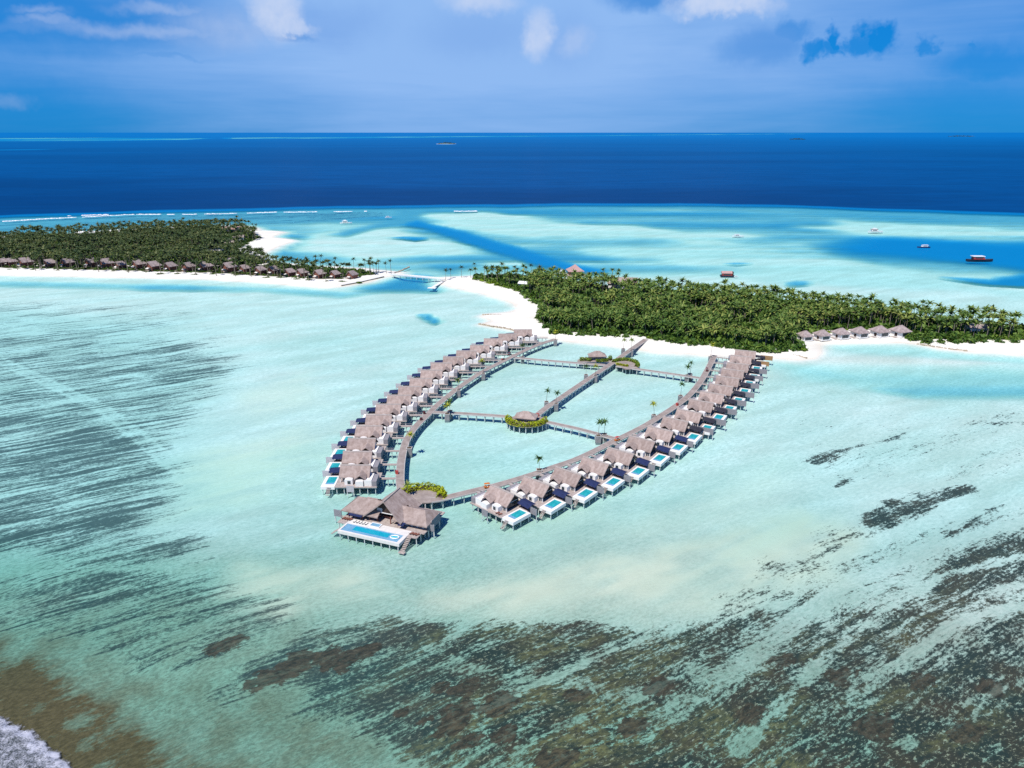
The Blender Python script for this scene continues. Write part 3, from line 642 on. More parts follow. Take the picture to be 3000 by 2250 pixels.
def jetty(pts, w, label, z=DZ, straight=False, pile_step=4.2):
    line = [Vector((p[0], p[1], 0)) for p in pts]
    line = resample(line if straight else catmull(line), 3.0)
    base = line[0].copy(); root = empty('jetty', base)
    loc = [p - base for p in line]
    sweep(loc, w, z - 0.3, z).build('deck', 'jetty', root)
    for sgn in (1, -1):
        sweep(loc, 0.22, z - 0.42, z + 0.07, sgn * (w / 2 + 0.12)).build('kerb', 'kerb', root)
    pl = resample(loc, pile_step)
    for i, p in enumerate(pl):
        tdir = pl[min(i + 1, len(pl) - 1)] - pl[max(i - 1, 0)]; nrm = Vector((-tdir.y, tdir.x, 0)).normalized()
        for sgn in (1, -1):
            o = link('pile', PILE, root); o.location = p + nrm * sgn * (w / 2 - 0.35); o.location.z = z - DZ
    tag(root, label, 'jetty'); return line
def J(l, z=DZ): return [tuple(un(u, v, z))[:2] for u, v in l]
LJ = J([(1177, 1440), (1172.5, 1415), (1172, 1396), (1174.5, 1357), (1182, 1316), (1195, 1281.5), (1220, 1247), (1250.7, 1217), (1279, 1188.5), (1309, 1163), (1341.6, 1137), (1376.6, 1112.7), (1415, 1088), (1458, 1065.7), (1497.7, 1045.8), (1539, 1026), (1584.5, 1007), (1628, 993.4)])
RJ = J([(1262, 1465), (1290, 1461), (1360, 1444), (1441, 1424.5), (1497, 1409), (1563, 1388.5), (1625, 1367), (1681, 1348), (1735, 1324), (1795, 1293.7), (1844, 1270), (1896, 1243), (1945, 1212), (1985.6, 1185), (2019.5, 1157), (2052, 1118), (2076, 1076), (2093.6, 1040.7)])
ljl = jetty(LJ, 2.9, 'long curved timber jetty serving the left-hand row of villas')
rjl = jetty(RJ, 2.9, 'long curved timber jetty serving the right-hand row of villas')
jetty(J([(1574, 1215), (1600, 1194.5), (1700, 1126), (1790, 1066), (1840, 1030)]), 3.0, 'straight timber jetty running up the middle of the lagoon to the beach', straight=True)
# its ramp to the sand
r0 = Vector(un(1840, 1030, DZ)); r1 = Vector(un(1893, 993, 1.5))
rp = empty('jetty_ramp', (r0.x, r0.y, 0)); dv = r1 - r0; nv = Vector((-dv.y, dv.x, 0)).normalized() * 1.55
a = Vector((0, 0, DZ + 0.012)) + Vector((dv.x, dv.y, 0)) * 0.002; b = Vector((dv.x, dv.y, 1.45))
MB().slab(a + nv, a - nv, b - nv, b + nv, 0.3).build('deck', 'jetty', rp)
for s_ in (1, -1):
    q = nv * s_ * 1.06; MB().slab(a + nv * s_ * 1.0 + Vector((0, 0, .07)), a + nv * s_ * 1.14 + Vector((0, 0, .07)), b + nv * s_ * 1.14 + Vector((0, 0, .07)), b + nv * s_ * 1.0 + Vector((0, 0, .07)), 0.4).build('kerb', 'kerb', rp)
for f_ in (0.2, 0.45, 0.7):
    for s_ in (1, -1):
        o = link('pile', PILE, rp); p = a.lerp(b, f_) + nv * s_ * 0.8; o.location = (p.x, p.y, p.z - DZ)
tag(rp, 'sloping timber ramp from the middle jetty onto the white beach', 'ramp')
jetty(J([(1270, 1207), (1350, 1210.5), (1420, 1215), (1486, 1220)]), 2.4, 'narrow cross jetty from the left-hand walkway to the round hedged platform')
jetty(J([(1604, 1236), (1650, 1246), (1703, 1258), (1800, 1284)]), 2.4, 'narrow cross jetty from the round hedged platform to the right-hand walkway')
jetty(J([(1508, 1047), (1600, 1055.5), (1704, 1064), (1774, 1069)]), 2.4, 'narrow upper cross jetty left of the middle walkway')
jetty(J([(1806, 1071), (1863, 1080), (1948, 1092), (2050, 1107)]), 2.4, 'narrow upper cross jetty right of the middle walkway')

# ------------------------------------------------------------------ foliage builders
rng = np.random.default_rng(11)
def leaf_cloud(pts, size, up=0.35, seed=0):
    """one bent quad per point, randomly turned"""
    g = np.random.default_rng(seed); n = len(pts)
    nrm = g.normal(size=(n, 3)); nrm[:, 2] += up; nrm /= np.linalg.norm(nrm, axis=1)[:, None]
    a = np.cross(nrm, g.normal(size=(n, 3))); a /= np.linalg.norm(a, axis=1)[:, None]; b = np.cross(nrm, a)
    s = size * g.uniform(0.6, 1.3, n)[:, None]
    P = np.asarray(pts)
    V = np.stack([P - a * s, P - b * s * 0.55 , P + a * s, P + b * s * 0.55], 1).reshape(-1, 3)
    F = np.arange(4 * n).reshape(-1, 4)
    return V, F
def blob_points(n, rx, ry, rz, seed, hollow=0.55):
    g = np.random.default_rng(seed); d = g.normal(size=(n, 3)); d /= np.linalg.norm(d, axis=1)[:, None]
    d[:, 2] = np.abs(d[:, 2]) * 1.0 - 0.15
    r = (hollow + (1 - hollow) * g.random(n))[:, None] * (0.8 + 0.35 * np.sin(d[:, :1] * 5 + seed) * np.cos(d[:, 1:2] * 4))
    return d * r * np.array([rx, ry, rz])
def frond(L, az, e0, droop, w, seg):
    P = []; x = z = 0.0
    for i in range(seg + 1):
        t_ = i / seg; e = e0 - droop * t_
        ww = w * (0.35 + 0.65 * math.sin(math.pi * min(1, 0.22 + 0.78 * t_) )) * (1 - 0.55 * t_ ** 3)
        P.append((x, z, ww)); x += L / seg * math.cos(e); z += L / seg * math.sin(e)
    ca, sa = math.cos(az), math.sin(az); V = []
    for (x, z, ww) in P:
        for s_, dz in ((-1, -0.42), (0, 0.0), (1, -0.42)):
            V.append((x * ca - s_ * ww * sa, x * sa + s_ * ww * ca, z + dz * ww))
    F = []
    for i in range(seg):
        for j in range(2): q = 3 * i + j; F.append((q, q + 1, q + 4, q + 3))
    return V, F
def palm_crown(seed, n=15, L=3.6, w=0.42, seg=4):
    g = random.Random(seed); V = []; F = []
    for i in range(n):
        az = 2 * math.pi * (i * 0.381966 * 1.0) + g.uniform(-.25, .25); q = i / n
        e0 = R(72 - 62 * q + g.uniform(-10, 10)); dr = R(75 + 45 * q + g.uniform(-12, 15))
        v, f = frond(L * g.uniform(0.85, 1.12), az, e0, dr, w * g.uniform(.9, 1.15), seg)
        o = len(V); V += v; F += [tuple(o + k_ for k_ in ff) for ff in f]
    return np.array(V), np.array(F)
def palm_trunk(seed, h=10.0, r=0.17, lean=0.8, n=6, seg=4):
    g = random.Random(seed); a = g.uniform(0, 6.28); V = []; F = []
    for i in range(seg + 1):
        t_ = i / seg; cx, cy_ = lean * t_ * t_ * math.cos(a), lean * t_ * t_ * math.sin(a); rr = r * (1.25 - 0.55 * t_) + (0.10 if i == 0 else 0)
        for j in range(n): V.append((cx + rr * math.cos(6.2832 * j / n), cy_ + rr * math.sin(6.2832 * j / n), h * t_))
    for i in range(seg):
        for j in range(n): F.append((i * n + j, i * n + (j + 1) % n, (i + 1) * n + (j + 1) % n, (i + 1) * n + j))
    return np.array(V), np.array(F), (lean * math.cos(a), lean * math.sin(a), h)
CROWNS = [palm_crown(20 + i, 16 + i % 3, 3.9, 0.50) for i in range(6)]
PALM = {}
for mk in ('palm', 'palm_lime', 'palm_green', 'palm_far'):
    PALM[mk] = [np_mesh('crown', v, f, mk) for v, f in CROWNS]
TRUNKS = [palm_trunk(40 + i, 10.0, 0.17, 0.5 + 0.35 * i) for i in range(4)]
TRUNK_ME = [np_mesh('trunk', v, f, 'trunk') for v, f, _ in TRUNKS]
def palm(loc, h, crown_r, label, group=None, mk='palm', seed=0, name='palm_tree', thin=1.0):
    g = random.Random(seed * 7 + 1); root = empty(name, loc, g.uniform(0, 6.28))
    ti = seed % len(TRUNKS); tr_ = link('trunk', TRUNK_ME[ti], root); sc_ = h / 10.0; tr_.scale = (sc_ * thin, sc_ * thin, sc_)
    top = TRUNKS[ti][2]; cr = link('crown', PALM[mk][(seed * 5 + ti) % 6], root)
    cr.location = (top[0] * sc_ * thin, top[1] * sc_ * thin, h); q = crown_r / 3.9; cr.scale = (q, q, q * g.uniform(.85, 1.1)); cr.rotation_euler = (g.uniform(-.1, .1), g.uniform(-.1, .1), g.uniform(0, 6.28))
    tag(root, label, 'palm tree', group); return root

def hedge(path, w, h, z, label, m='lime', n_per=26, size=0.42, name='hedge', seed=0):
    """clipped hedge along a path: leaves through a rounded bank over a soil trough"""
    line = resample([Vector((p[0], p[1], 0)) for p in path], 0.7); base = line[0].copy(); g = np.random.default_rng(seed)
    root = empty(name, (base.x, base.y, z)); loc = [p - base for p in line]
    sweep(loc, w * 0.8, 0.004, 0.45).build('trough', 'soil', root)
    pts = []
    for i, p in enumerate(loc):
        td = loc[min(i + 1, len(loc) - 1)] - loc[max(i - 1, 0)]; nr = Vector((-td.y, td.x, 0)).normalized()
        hh = h * (0.85 + 0.3 * g.random())
        for _ in range(n_per):
            a = g.uniform(-0.25, math.pi + .25); r_ = g.uniform(.65, 1.0) ; jit = g.uniform(-.5, .5)
            q = p + nr * (math.cos(a) * r_ * w / 2) + td.normalized() * jit
            pts.append((q.x, q.y, max(0.1, math.sin(a) * r_ * hh)))
    V, F = leaf_cloud(np.array(pts), size, 1.4, seed)
    link('foliage', np_mesh('foliage', V, F, m), root)
    tag(root, label, 'hedge'); return root

# ------------------------------------------------------------------ platforms, huts
def disc(cx, cy, rx, ry, a0, a1, n=28):
    return [(cx + rx * math.cos(a0 + (a1 - a0) * i / n), cy + ry * math.sin(a0 + (a1 - a0) * i / n)) for i in range(n + 1)]
def platform(name, outline, label, piles, z=DZ, mname='jetty'):
    cx = sum(p[0] for p in outline) / len(outline); cy_ = sum(p[1] for p in outline) / len(outline)
    root = empty(name, (cx, cy_, 0)); loc = [(p[0] - cx, p[1] - cy_) for p in outline]
    MB().prism(loc, 'z', z - 0.34, z - 0.014).build('deck', mname, root)
    n = len(loc)
    for p in piles:
        o = link('pile', PILE, root); o.location = (p[0] - cx, p[1] - cy_, 0); o.scale = (1.25, 1.25, 0.985)
    tag(root, label, 'platform'); return root
def hip_roof(mb, x0, x1, y0, y1, ze, zr, rx=None, th=0.35, sag=0.0):
    """hip roof; rx = ridge half length along x (None = pyramid)"""
    cx, cy_ = (x0 + x1) / 2, (y0 + y1) / 2; r_ = 0.25 if rx is None else rx
    A = [(x0, y0, ze), (x1, y0, ze), (x1, y1, ze), (x0, y1, ze)]; B = [(cx - r_, cy_, zr), (cx + r_, cy_, zr)]
    # a kicked eave: mid ring slightly below the straight slope
    f_ = 0.45; md = []
    for i, p in enumerate(A):
        b = B[0] if i in (0, 3) else B[1]
        md.append((p[0] + (b[0] - p[0]) * f_, p[1] + (b[1] - p[1]) * f_, p[2] + (b[2] - p[2]) * (f_ - sag)))
    lo = [(p[0], p[1], p[2] - th) for p in A]; inn = [(p[0] * .999 + cx * .001, p[1], zr - th) for p in B]
    vs = A + md + B + lo
    fs = [(0, 1, 5, 4), (1, 2, 6, 5), (2, 3, 7, 6), (3, 0, 4, 7), (4, 5, 9, 8), (6, 7, 8, 9), (5, 6, 9), (7, 4, 8), (0, 10, 11, 1), (1, 11, 12, 2), (2, 12, 13, 3), (3, 13, 10, 0), (10, 13, 12, 11)]
    return mb.add(vs, fs)
def hut(loc, rz, sx_, sy_, ze, zr, label, rx=None):
    root = empty('thatched_pavilion', loc, rz)
    hip_roof(MB(), -sx_ / 2, sx_ / 2, -sy_ / 2, sy_ / 2, ze, zr, rx, sag=.04).build('roof', 'thatch', root)
    for i in (-1, 1):
        for j in (-1, 1):
            MB().bar((i * (sx_ / 2 - .7), j * (sy_ / 2 - .7), 0.0), (i * (sx_ / 2 - .7), j * (sy_ / 2 - .7), ze + 0.25), 0.14).build('column', 'redwood', root)
    MB().box(-sx_ / 2 + 1.6, sx_ / 2 - 1.6, -.6, .6, 0.003, 0.45).build('bench', 'white', root)
    MB().box(-sx_ / 2 + 1.3, sx_ / 2 - 1.3, sy_ / 2 - 1.2, sy_ / 2 - 1.05, 0.003, 1.9).build('back_wall', 'white', root)
    tag(root, label, 'pavilion'); return root

# round platform in the middle of the lagoon
c0 = (6.8, 313.2); ang0 = R(-14)
outl = disc(c0[0], c0[1], 10.0, 9.2, R(168), R(346), 30) + disc(c0[0], c0[1], 9.8, 5.5, R(-14), R(168), 16)
pil = [(c0[0] + 9.3 * math.cos(a), c0[1] + 8.6 * math.sin(a)) for a in [R(176 + 164 * i / 9) for i in range(10)]] + [(c0[0] + 5, c0[1] + 3), (c0[0] - 5, c0[1] + 3)]
platform('round_platform', outl, 'round timber platform in mid lagoon where three jetties meet', pil)
hedge(disc(c0[0], c0[1], 8.7, 7.9, R(166), R(350), 40), 3.2, 2.1, DZ, 'lime green hedge curving round the front of the mid lagoon platform', 'lime', 30, 0.42, seed=3)
hut((6.6, 312.6, DZ), R(-14), 10.6, 6.6, 2.1, 4.6, 'thatched open pavilion on the round hedged platform', 1.2)
# upper crossing
c1 = (50.0, 404.5)
platform('round_platform', disc(c1[0], c1[1], 11.5, 9.0, R(-8), R(188), 24), 'half round platform carrying the thatched hut at the upper crossing', [(c1[0] + 9 * math.cos(R(a)), c1[1] + 7 * math.sin(R(a))) for a in (5, 50, 90, 130, 175)])
hut((50.5, 408.6, DZ), R(4), 10.5, 6.5, 2.5, 5.2, 'thatched hut with grey hipped roof at the upper jetty crossing', 1.2)
hedge([(40.3, 406), (44, 406.3), (46.3, 405)], 2.6, 1.9, DZ, 'dark green hedge left of the hut at the upper crossing', 'hedge', 30, .45, seed=5)
hedge([(49.6, 403.4), (53, 403.6), (56, 404.6)], 2.0, 1.7, DZ, 'dark green hedge in front of the hut at the upper crossing', 'hedge', 30, .45, seed=6)
hedge([(57.2, 406), (58.6, 409)], 2.4, 2.2, DZ, 'short dark green hedge between the hut and the middle jetty', 'hedge', 34, .45, seed=7)
c2 = (65.8, 398.5)
platform('round_platform', disc(c2[0], c2[1], 8.6, 9.0, R(-100), R(150), 26), 'round hedged terrace right of the upper crossing', [(c2[0] + 7 * math.cos(R(a)), c2[1] + 7 * math.sin(R(a))) for a in (-95, -60, -20, 20, 60, 100)])
hedge(disc(c2[0], c2[1], 7.2, 7.6, R(150), R(-38), 26), 2.4, 1.8, DZ, 'green hedge ringing the round terrace right of the upper crossing', 'hedge', 28, .45, seed=8)
hedge([(60.8, 397.6), (64.2, 395.6), (66.4, 394.4)], 1.6, 1.3, DZ, 'low green hedge along the front of the upper right terrace', 'lime', 26, .4, seed=9)
# plaza at the sea end of the jetties
c3 = (-33.0, 239.5)
platform('round_platform', disc(c3[0], c3[1], 8.6, 6.6, R(-72), R(172), 26) + [(-43.2, 240.5), (-43.0, 234.6), (-38.5, 232.2)], 'teardrop timber plaza joining both curved jetties behind the large villa', [(c3[0] + 7.4 * math.cos(R(a)), c3[1] + 5.4 * math.sin(R(a))) for a in (-60, -20, 20, 60, 100, 140)] + [(-35.5, 233.0), (-31.5, 232.3), (-40, 234)])
hedge(disc(c3[0] - .3, c3[1] - .6, 7.4, 5.6, R(165), R(-20), 30), 3.6, 2.3, DZ, 'lime green hedge curving round the plaza behind the large villa', 'lime', 32, .40, seed=10)

# planter boxes with palms along the jetties
def planter(u, v, label, w=2.1):
    p = un(u, v, 3.0); root = empty('planter_box', (p.x, p.y, 0))
    MB().box(-w / 2, w / 2, -w / 2, w / 2, -2.5, 2.95).build('box', 'stone_planter', root)
    mb = MB()
    for (x0, x1, y0, y1) in ((-w/2-.08, w/2+.08, -w/2-.08, -w/2+.2), (-w/2-.08, w/2+.08, w/2-.2, w/2+.08), (-w/2-.08, -w/2+.2, -w/2+.2, w/2-.2), (w/2-.2, w/2+.08, -w/2+.2, w/2-.2)): mb.box(x0, x1, y0, y1, 2.952, 3.12)
    mb.build('rim', 'kerb', root); MB().box(-w/2+.2, w/2-.2, -w/2+.2, w/2-.2, 2.954, 3.05).build('soil', 'soil', root)
    tag(root, label, 'planter'); return p
PL = [ # planter top px, palm crown px, colour, words
    ((1199, 1312), (1203, 1275), 'palm_lime', 'on inner side of the left-hand jetty, nearest the sea'),
    ((1310, 1212), (1307, 1190), 'palm_lime', 'on near edge of lower cross jetty, by the left-hand walkway'),
    ((1318, 1204), (1321, 1178), 'palm_green', 'on far edge of lower cross jetty, by the left-hand walkway'),
    ((1343, 1143), (1349, 1115), 'palm', 'on the inner side of the left-hand jetty halfway along'),
    ((1416, 1094), (1424, 1060), 'palm_lime', 'on the inner side of the left-hand jetty two thirds along'),
    ((1531, 1046), (1536, 1015), 'palm', 'where the upper cross jetty leaves the left-hand walkway'),
    ((1627, 996), (1629, 974), 'palm_lime', 'at the beach end of the left-hand jetty'),
    ((1601, 1177), (1605, 1147), 'palm_green', 'left of the middle jetty beyond the round platform'),
    ((1629, 1182), (1628, 1152), 'palm_green', 'right of the middle jetty beyond the round platform'),
    ((1717, 1098), (1719, 1075), 'palm_green', 'left of the middle jetty just before the upper crossing'),
    ((1744, 1101), (1747, 1075), 'palm_lime', 'right of the middle jetty just before the upper crossing'),
    ((1826, 1022), (1832, 999), 'palm', 'left of the middle jetty near the beach'),
    ((1849, 1027), (1852, 998), 'palm', 'right of the middle jetty near the beach'),
    ((1580, 1376), (1584, 1345), 'palm_green', 'on the right-hand jetty nearest the open sea'),
    ((1753, 1276), (1754, 1238), 'palm_green', 'on near edge of lower cross jetty, by the right-hand walkway'),
    ((1771, 1272), (1773, 1237), 'palm_green', 'on far edge of lower cross jetty, by the right-hand walkway'),
    ((1916, 1216), (1919, 1185), 'palm_lime', 'on inner side of the right-hand jetty, halfway along'),
    ((1994, 1159), (1997, 1128), 'palm_green', 'on inner side of the right-hand jetty, below the upper crossing'),
    ((2013, 1099), (2013, 1076), 'palm_green', 'on near edge of upper cross jetty, by the right-hand walkway'),
    ((2022, 1095), (2026, 1067), 'palm_green', 'on far edge of upper cross jetty, by the right-hand walkway'),
    ((2082, 1045), (2085, 1013), 'palm_lime', 'at the beach end of the right-hand jetty')]
for i, (a, b, mk, words) in enumerate(PL):
    p = planter(*a, 'grey planter box ' + words, 2.3 if i < 3 or i in (13, 14, 15) else 2.1)
    h = (a[1] - b[1]) / ppm(*a, 3.0) / math.cos(R(24)); h = max(3.5, h * 1.0)
    palm((p.x, p.y, 3.05), h, 2.5, {'palm_lime': 'yellow green palm ', 'palm_green': 'dark green palm ', 'palm': 'olive green palm '}[mk] + words, None, mk, 3 + i, 'planter_palm', 0.8)
palm((-38.6, 238.6, DZ), 4.6, 2.0, 'small dark palm standing at the left end of the plaza hedge', None, 'palm', 5, 'planter_palm', .8)

# ------------------------------------------------------------------ the overwater villas
def arch(x0, x1, z0, zs, zt, n=8):
    P = [(x0, z0), (x0, zs)]
    for i in range(1, n): a = math.pi * (1 - i / n); P.append(((x0 + x1) / 2 + (x1 - x0) / 2 * math.cos(a), zs + (zt - zs) * math.sin(a)))
    return P + [(x1, zs), (x1, z0)]
def villa(s, long_screen=False, tan=False, lone_screen=False):
    """local axes: u towards the open sea, w towards the drone; s mirrors the plan"""
    root = empty('overwater_villa')
    def bx(mb, u0, u1, w0, w1, z0, z1): return mb.box(s * u0, s * u1, -w0, -w1, z0, z1)
    def B(name, m_, parent, *boxes):
        mb = MB()
        for b in boxes: bx(mb, *b)
        return mb.build(name, m_, parent)
    B('deck', 'deck', root, (-9.2, 6.85, -4.8, 7.7, 2.3, 2.6), (6.85, 10.55, -5.7, -1.65, 2.28, 2.585))
    B('deck_beam', 'concrete', root, (-9.2, 6.85, 7.25, 7.5, 2.0, 2.297), (-9.2, 6.85, -4.5, -4.25, 2.0, 2.297))
    for (u, w) in [(u, w) for u in (-8.6, -5.6, -2.6, 0.4, 3.4, 6.2) for w in (7.0, -4.1)] + [(8.0, 6.9), (11.6, 6.9), (11.6, 3), (11.6, -1.2), (10.2, -5.2)]:
        o = link('pile', PILE, root); o.location = (s * u, -w, -0.06)
    # roof: two thatched slopes with a slight kick at the eaves
    mb = MB(); e = 4.15
    for sg in (1, -1):
        pr = [(0, 8.35), (sg * 2.2, 6.50), (sg * e, 4.95), (sg * e, 4.58), (sg * 2.2, 6.12), (0, 7.95)]
        mb.prism(pr if sg == 1 else pr[::-1], 'x', -5.9, 5.9)
    rf = mb.build('roof', 'thatch', root)
    MB().prism([(-.42, 8.10), (0, 8.55), (.42, 8.10), (0, 8.36)], 'x', -5.95, 5.95).build('ridge_cap', 'ridge', rf)
    # dormer towards the drone
    du = -2.6; mb = MB()
    for sg in (1, -1):
        a = (s * du, -6.3, 6.75); b = (s * du, -1.4, 7.05); c = (s * (du + sg * 2.3), -2.9, 5.75); d_ = (s * (du + sg * 2.3), -5.9, 4.9)
        mb.slab(a, b, c, d_, 0.26)
    mb.build('dormer_roof', 'thatch', root)
    MB().prism([(s * (du - 1.75), 4.95), (s * (du + 1.75), 4.95), (s * du, 6.35)], 'y', -4.75, -4.6).build('dormer_gable', 'darkwood', root)
    # walls
    B('wall', 'white', root, (-5.0, 4.55, -3.45, 3.45, 2.603, 5.25))
    for uu, mm, nm in ((4.57, 'darkwood', 'gable'), (-5.02, 'redwood', 'gable')):
        MB().prism([(-3.45, 5.2), (3.45, 5.2), (0, 7.9)], 'x', s * uu, s * (uu + (.12 if uu > 0 else -.12))).build(nm, mm, root)
    for w0, w1 in ((-3.2, -1.2), (-1.0, 1.0), (1.2, 3.2)):
        g = B('glass_door', 'glass', root, (4.57, 4.63, w0, w1, 2.63, 4.9))
        B('frame', 'darkwood', g, (4.635, 4.70, w0 - .1, w0, 2.63, 5.0), (4.635, 4.70, w1, w1 + .1, 2.63, 5.0))
    for w in (-3.7, 3.7):
        B('column', 'white', root, (5.3, 5.55, w - .12, w + .12, 2.603, 5.1))
    # entrance court, grey screen box, vaulted bathrooms
    B('entrance_court', 'white', root, (-7.2, -4.35, 0.6, 6.8, 2.603, 3.3), (-7.2, -6.95, .6, 6.8, 3.303, 5.05), (-6.948, -4.35, 6.55, 6.8, 3.303, 5.05), (-6.948, -4.35, .6, .85, 3.303, 5.05), (-6.948, -4.6, 0.85, 6.548, 4.4, 4.75))
    B('utility_screen', 'screen', root, (-9.1, -7.23, 0.8, 7.1, 2.1, 4.75))
    MB().prism(arch(s * -4.05, s * -1.05, 2.603, 4.35, 4.8), 'y', -7.25, -3.48).build('vaulted_room', 'white', root)
    vr = MB().prism(arch(s * 0.25, s * 3.35, 2.603, 4.5, 4.95), 'y', -5.9, -3.48).build('domed_room', 'white', root)
    wn = B('window', 'glass', vr, (1.0, 2.2, 5.903, 5.96, 3.0, 4.3)); B('frame', 'white', wn, (.9, .998, 5.903, 6.0, 2.9, 4.4), (2.202, 2.3, 5.903, 6.0, 2.9, 4.4))
    wn = B('window', 'glass', root, (3.65, 4.4, 3.453, 3.52, 2.7, 4.4)); B('frame', 'white', wn, (3.55, 3.648, 3.453, 3.56, 2.65, 4.5))
    # sun awning over the lounge deck
    aw_m = 'hulldark' if long_screen else 'navy'
    aw = MB().slab((s * 5.9, 5.6, 4.75), (s * 11.2, 5.6, 4.35), (s * 11.2, 3.6, 4.85), (s * 5.9, 3.6, 5.25), .07).slab((s * 5.9, 3.59, 5.25), (s * 11.2, 3.59, 4.85), (s * 11.2, 1.3, 4.1), (s * 5.9, 1.3, 4.5), .07).build('awning', aw_m, root)
    for u, w in ((6.3, -5.3), (10.4, -5.4), (6.3, -1.9), (10.4, -1.9)): B('post', 'darkwood', aw, (u - .06, u + .06, w - .06, w + .06, 2.588, 4.15))
    B('day_bed', 'redwood', root, (7.2, 9.6, -4.6, -2.9, 2.588, 3.0)); B('cushion', 'cushion', root, (7.3, 9.5, -4.5, -3.0, 3.003, 3.15))
    # plunge pool
    pb_ = B('pool_rim', 'white', root, (6.9, 7.55, -1.6, 7.5, 1.45, 2.68), (10.95, 12.2, -1.6, 7.5, 1.45, 2.68), (7.552, 10.948, -1.6, -.9, 1.45, 2.68), (7.552, 10.948, 5.5, 7.5, 1.45, 2.68), (7.552, 10.948, -.898, 5.498, 1.45, 1.6))
    B('pool_water', 'pool', pb_, (7.556, 10.944, -.896, 5.496, 1.62, 2.58)); B('pool_ledge', 'pool_shallow', pb_, (7.556, 10.944, 4.1, 5.494, 2.582, 2.60))
    mb = MB()
    for i in range(7): bx(mb, 8.4, 9.9, 7.52 + i * .36, 7.52 + i * .36 + .34, 2.25 - i * .34, 2.36 - i * .34)
    bx(mb, 8.34, 8.397, 7.52, 10.0, -.4, .1); mb.build('steps', 'deck', root)
    # privacy screens on stilts
    def scr(u0, u1, w, z0=1.75, z1=4.45, m_='screen' if s > 0 else 'screen_pale'):
        mb = MB(); n = 6
        for i in range(n):
            a = z0 + (z1 - z0) * i / n; bx(mb, u0, u1, w - .05, w + .05, a + .012, a + (z1 - z0) / n - .012)
        ps = mb.build('privacy_screen', m_, root)
        B('stilt', 'concrete', ps, (u0 + .05, u0 + .3, w - .3, w - .06, -3, z1 - .1)); B('stilt', 'concrete', ps, (u1 - .3, u1 - .05, w - .3, w - .06, -3, z1 - .1))
        return ps
    if long_screen: scr(8.6, 15.6, -6.0, 1.9, 4.7, 'screen_tan' if tan else 'screen')
    else: scr(10.75, 14.0, -2.7)
    if lone_screen: scr(-1.0, 1.8, 9.7, 1.6, 4.2); B('screen_bridge', 'deck', root, (0.2, 0.7, 7.72, 9.3, 2.35, 2.55))
    return root
def gangway(root, s, u_end, m_='deck'):
    mb = MB().box(s * -9.22, s * u_end, -0.8, 0.8, 2.36, 2.592); g = mb.build('gangway', m_, root)
    for y in (-.86, .86):
        MB().box(s * -9.22, s * u_end, y - .04, y + .04, 3.3, 3.38).build('rail', 'kerb', g)
        L_ = abs(u_end + 9.22); n = max(2, int(L_ / 2.2))
        for i in range(n + 1):
            u = -9.3 + (u_end + 9.5) * i / n; MB().box(s * u - .04, s * u + .04, y - .04, y + .04, 2.3, 3.298).build('rail_post', 'kerb', g)
    for i in range(3):
        u = -9.22 + (u_end + 9.22) * (i + .5) / 3; o = link('pile', PILE, g); o.location = (s * u, 0, 0)
LV = [(1039.7, 1380), (1046, 1339.5), (1058.5, 1300), (1080.5, 1262.7), (1108.7, 1229.8), (1137, 1198), (1169, 1171), (1200.5, 1145), (1233, 1120.7), (1264, 1096), (1293, 1074.8), (1327.8, 1056.7), (1365.7, 1038.6), (1405.5, 1022), (1445, 1002.4), (1487, 988), (1532, 975)]
RV = [(1461.7, 1452), (1563.4, 1425), (1657, 1396), (1738, 1365), (1811.6, 1336), (1875, 1300), (1930, 1270.5), (1974.8, 1242), (2015.5, 1217.7), (2052, 1188), (2083.5, 1163.8), (2110.7, 1141), (2130, 1116.6), (2145, 1095), (2160, 1076), (2169.5, 1054), (2183, 1038)]
# survey points are the middle of the near roof slope; the ridge lies 2.2 m beyond it
PRO = {('L', 0): villa(-1, lone_screen=True), ('L', 1): villa(-1), ('R', 0): villa(1, lone_screen=True), ('R', 1): villa(1), ('R', 2): villa(1, True), ('R', 3): villa(1, True, True)}
USED = set()
def jetty_hit(line, p, dv):
    """distance from p along dv to the jetty centre line"""
    best = 18.0
    for a, b in zip(line, line[1:]):
        e = b - a; den = dv.x * e.y - dv.y * e.x
        if abs(den) < 1e-6: continue
        q = a - p; t_ = (q.x * e.y - q.y * e.x) / den; w_ = (q.x * dv.y - q.y * dv.x) / den
        if -.05 <= w_ <= 1.05 and t_ > 4: best = t_; break
    return best
def word(i):
    return 'nearest the open sea' if i == 0 else ('nearest the beach' if i == 16 else ORD[i] + ' from the open sea')
for row, pts in (('L', LV), ('R', RV)):
    for i, (u, v) in enumerate(pts):
        if row == 'L': key = ('L', 0 if i == 0 else 1); rz = 0.0; s_ = -1
        else: key = ('R', 0 if i == 0 else (1 if i < 7 else (2 if i < 15 else 3))); rz = R(-42 + 22 * i / 16); s_ = 1
        if key in USED: root = copy_tree(PRO[key])
        else: root = PRO[key]; USED.add(key)
        c_ = un(u, v, 6.6); wd = Vector((math.sin(rz), -math.cos(rz), 0)); 
        c_ = Vector((c_.x, c_.y, 0)) - wd * 2.0
        root.location = c_; root.rotation_euler = (0, 0, rz + R(((i * 7919 + (3 if row == 'L' else 0)) % 11 - 5) * 0.22))
        ud = Vector((math.cos(rz), math.sin(rz), 0)) * s_
        dist = jetty_hit(ljl if row == 'L' else rjl, c_, -ud)
        root['_g'] = dist
        side = 'left-hand' if row == 'L' else 'right-hand'
        extra = ', with tan screen' if key == ('R', 3) else (', with navy awning' if row == 'R' and i < 7 else '')
        tag(root, 'thatched overwater villa %s in the %s row%s' % (word(i), side, extra), 'villa', 'overwater villas of the %s row' % side)
        PRO.setdefault('all', []).append((root, s_, dist))
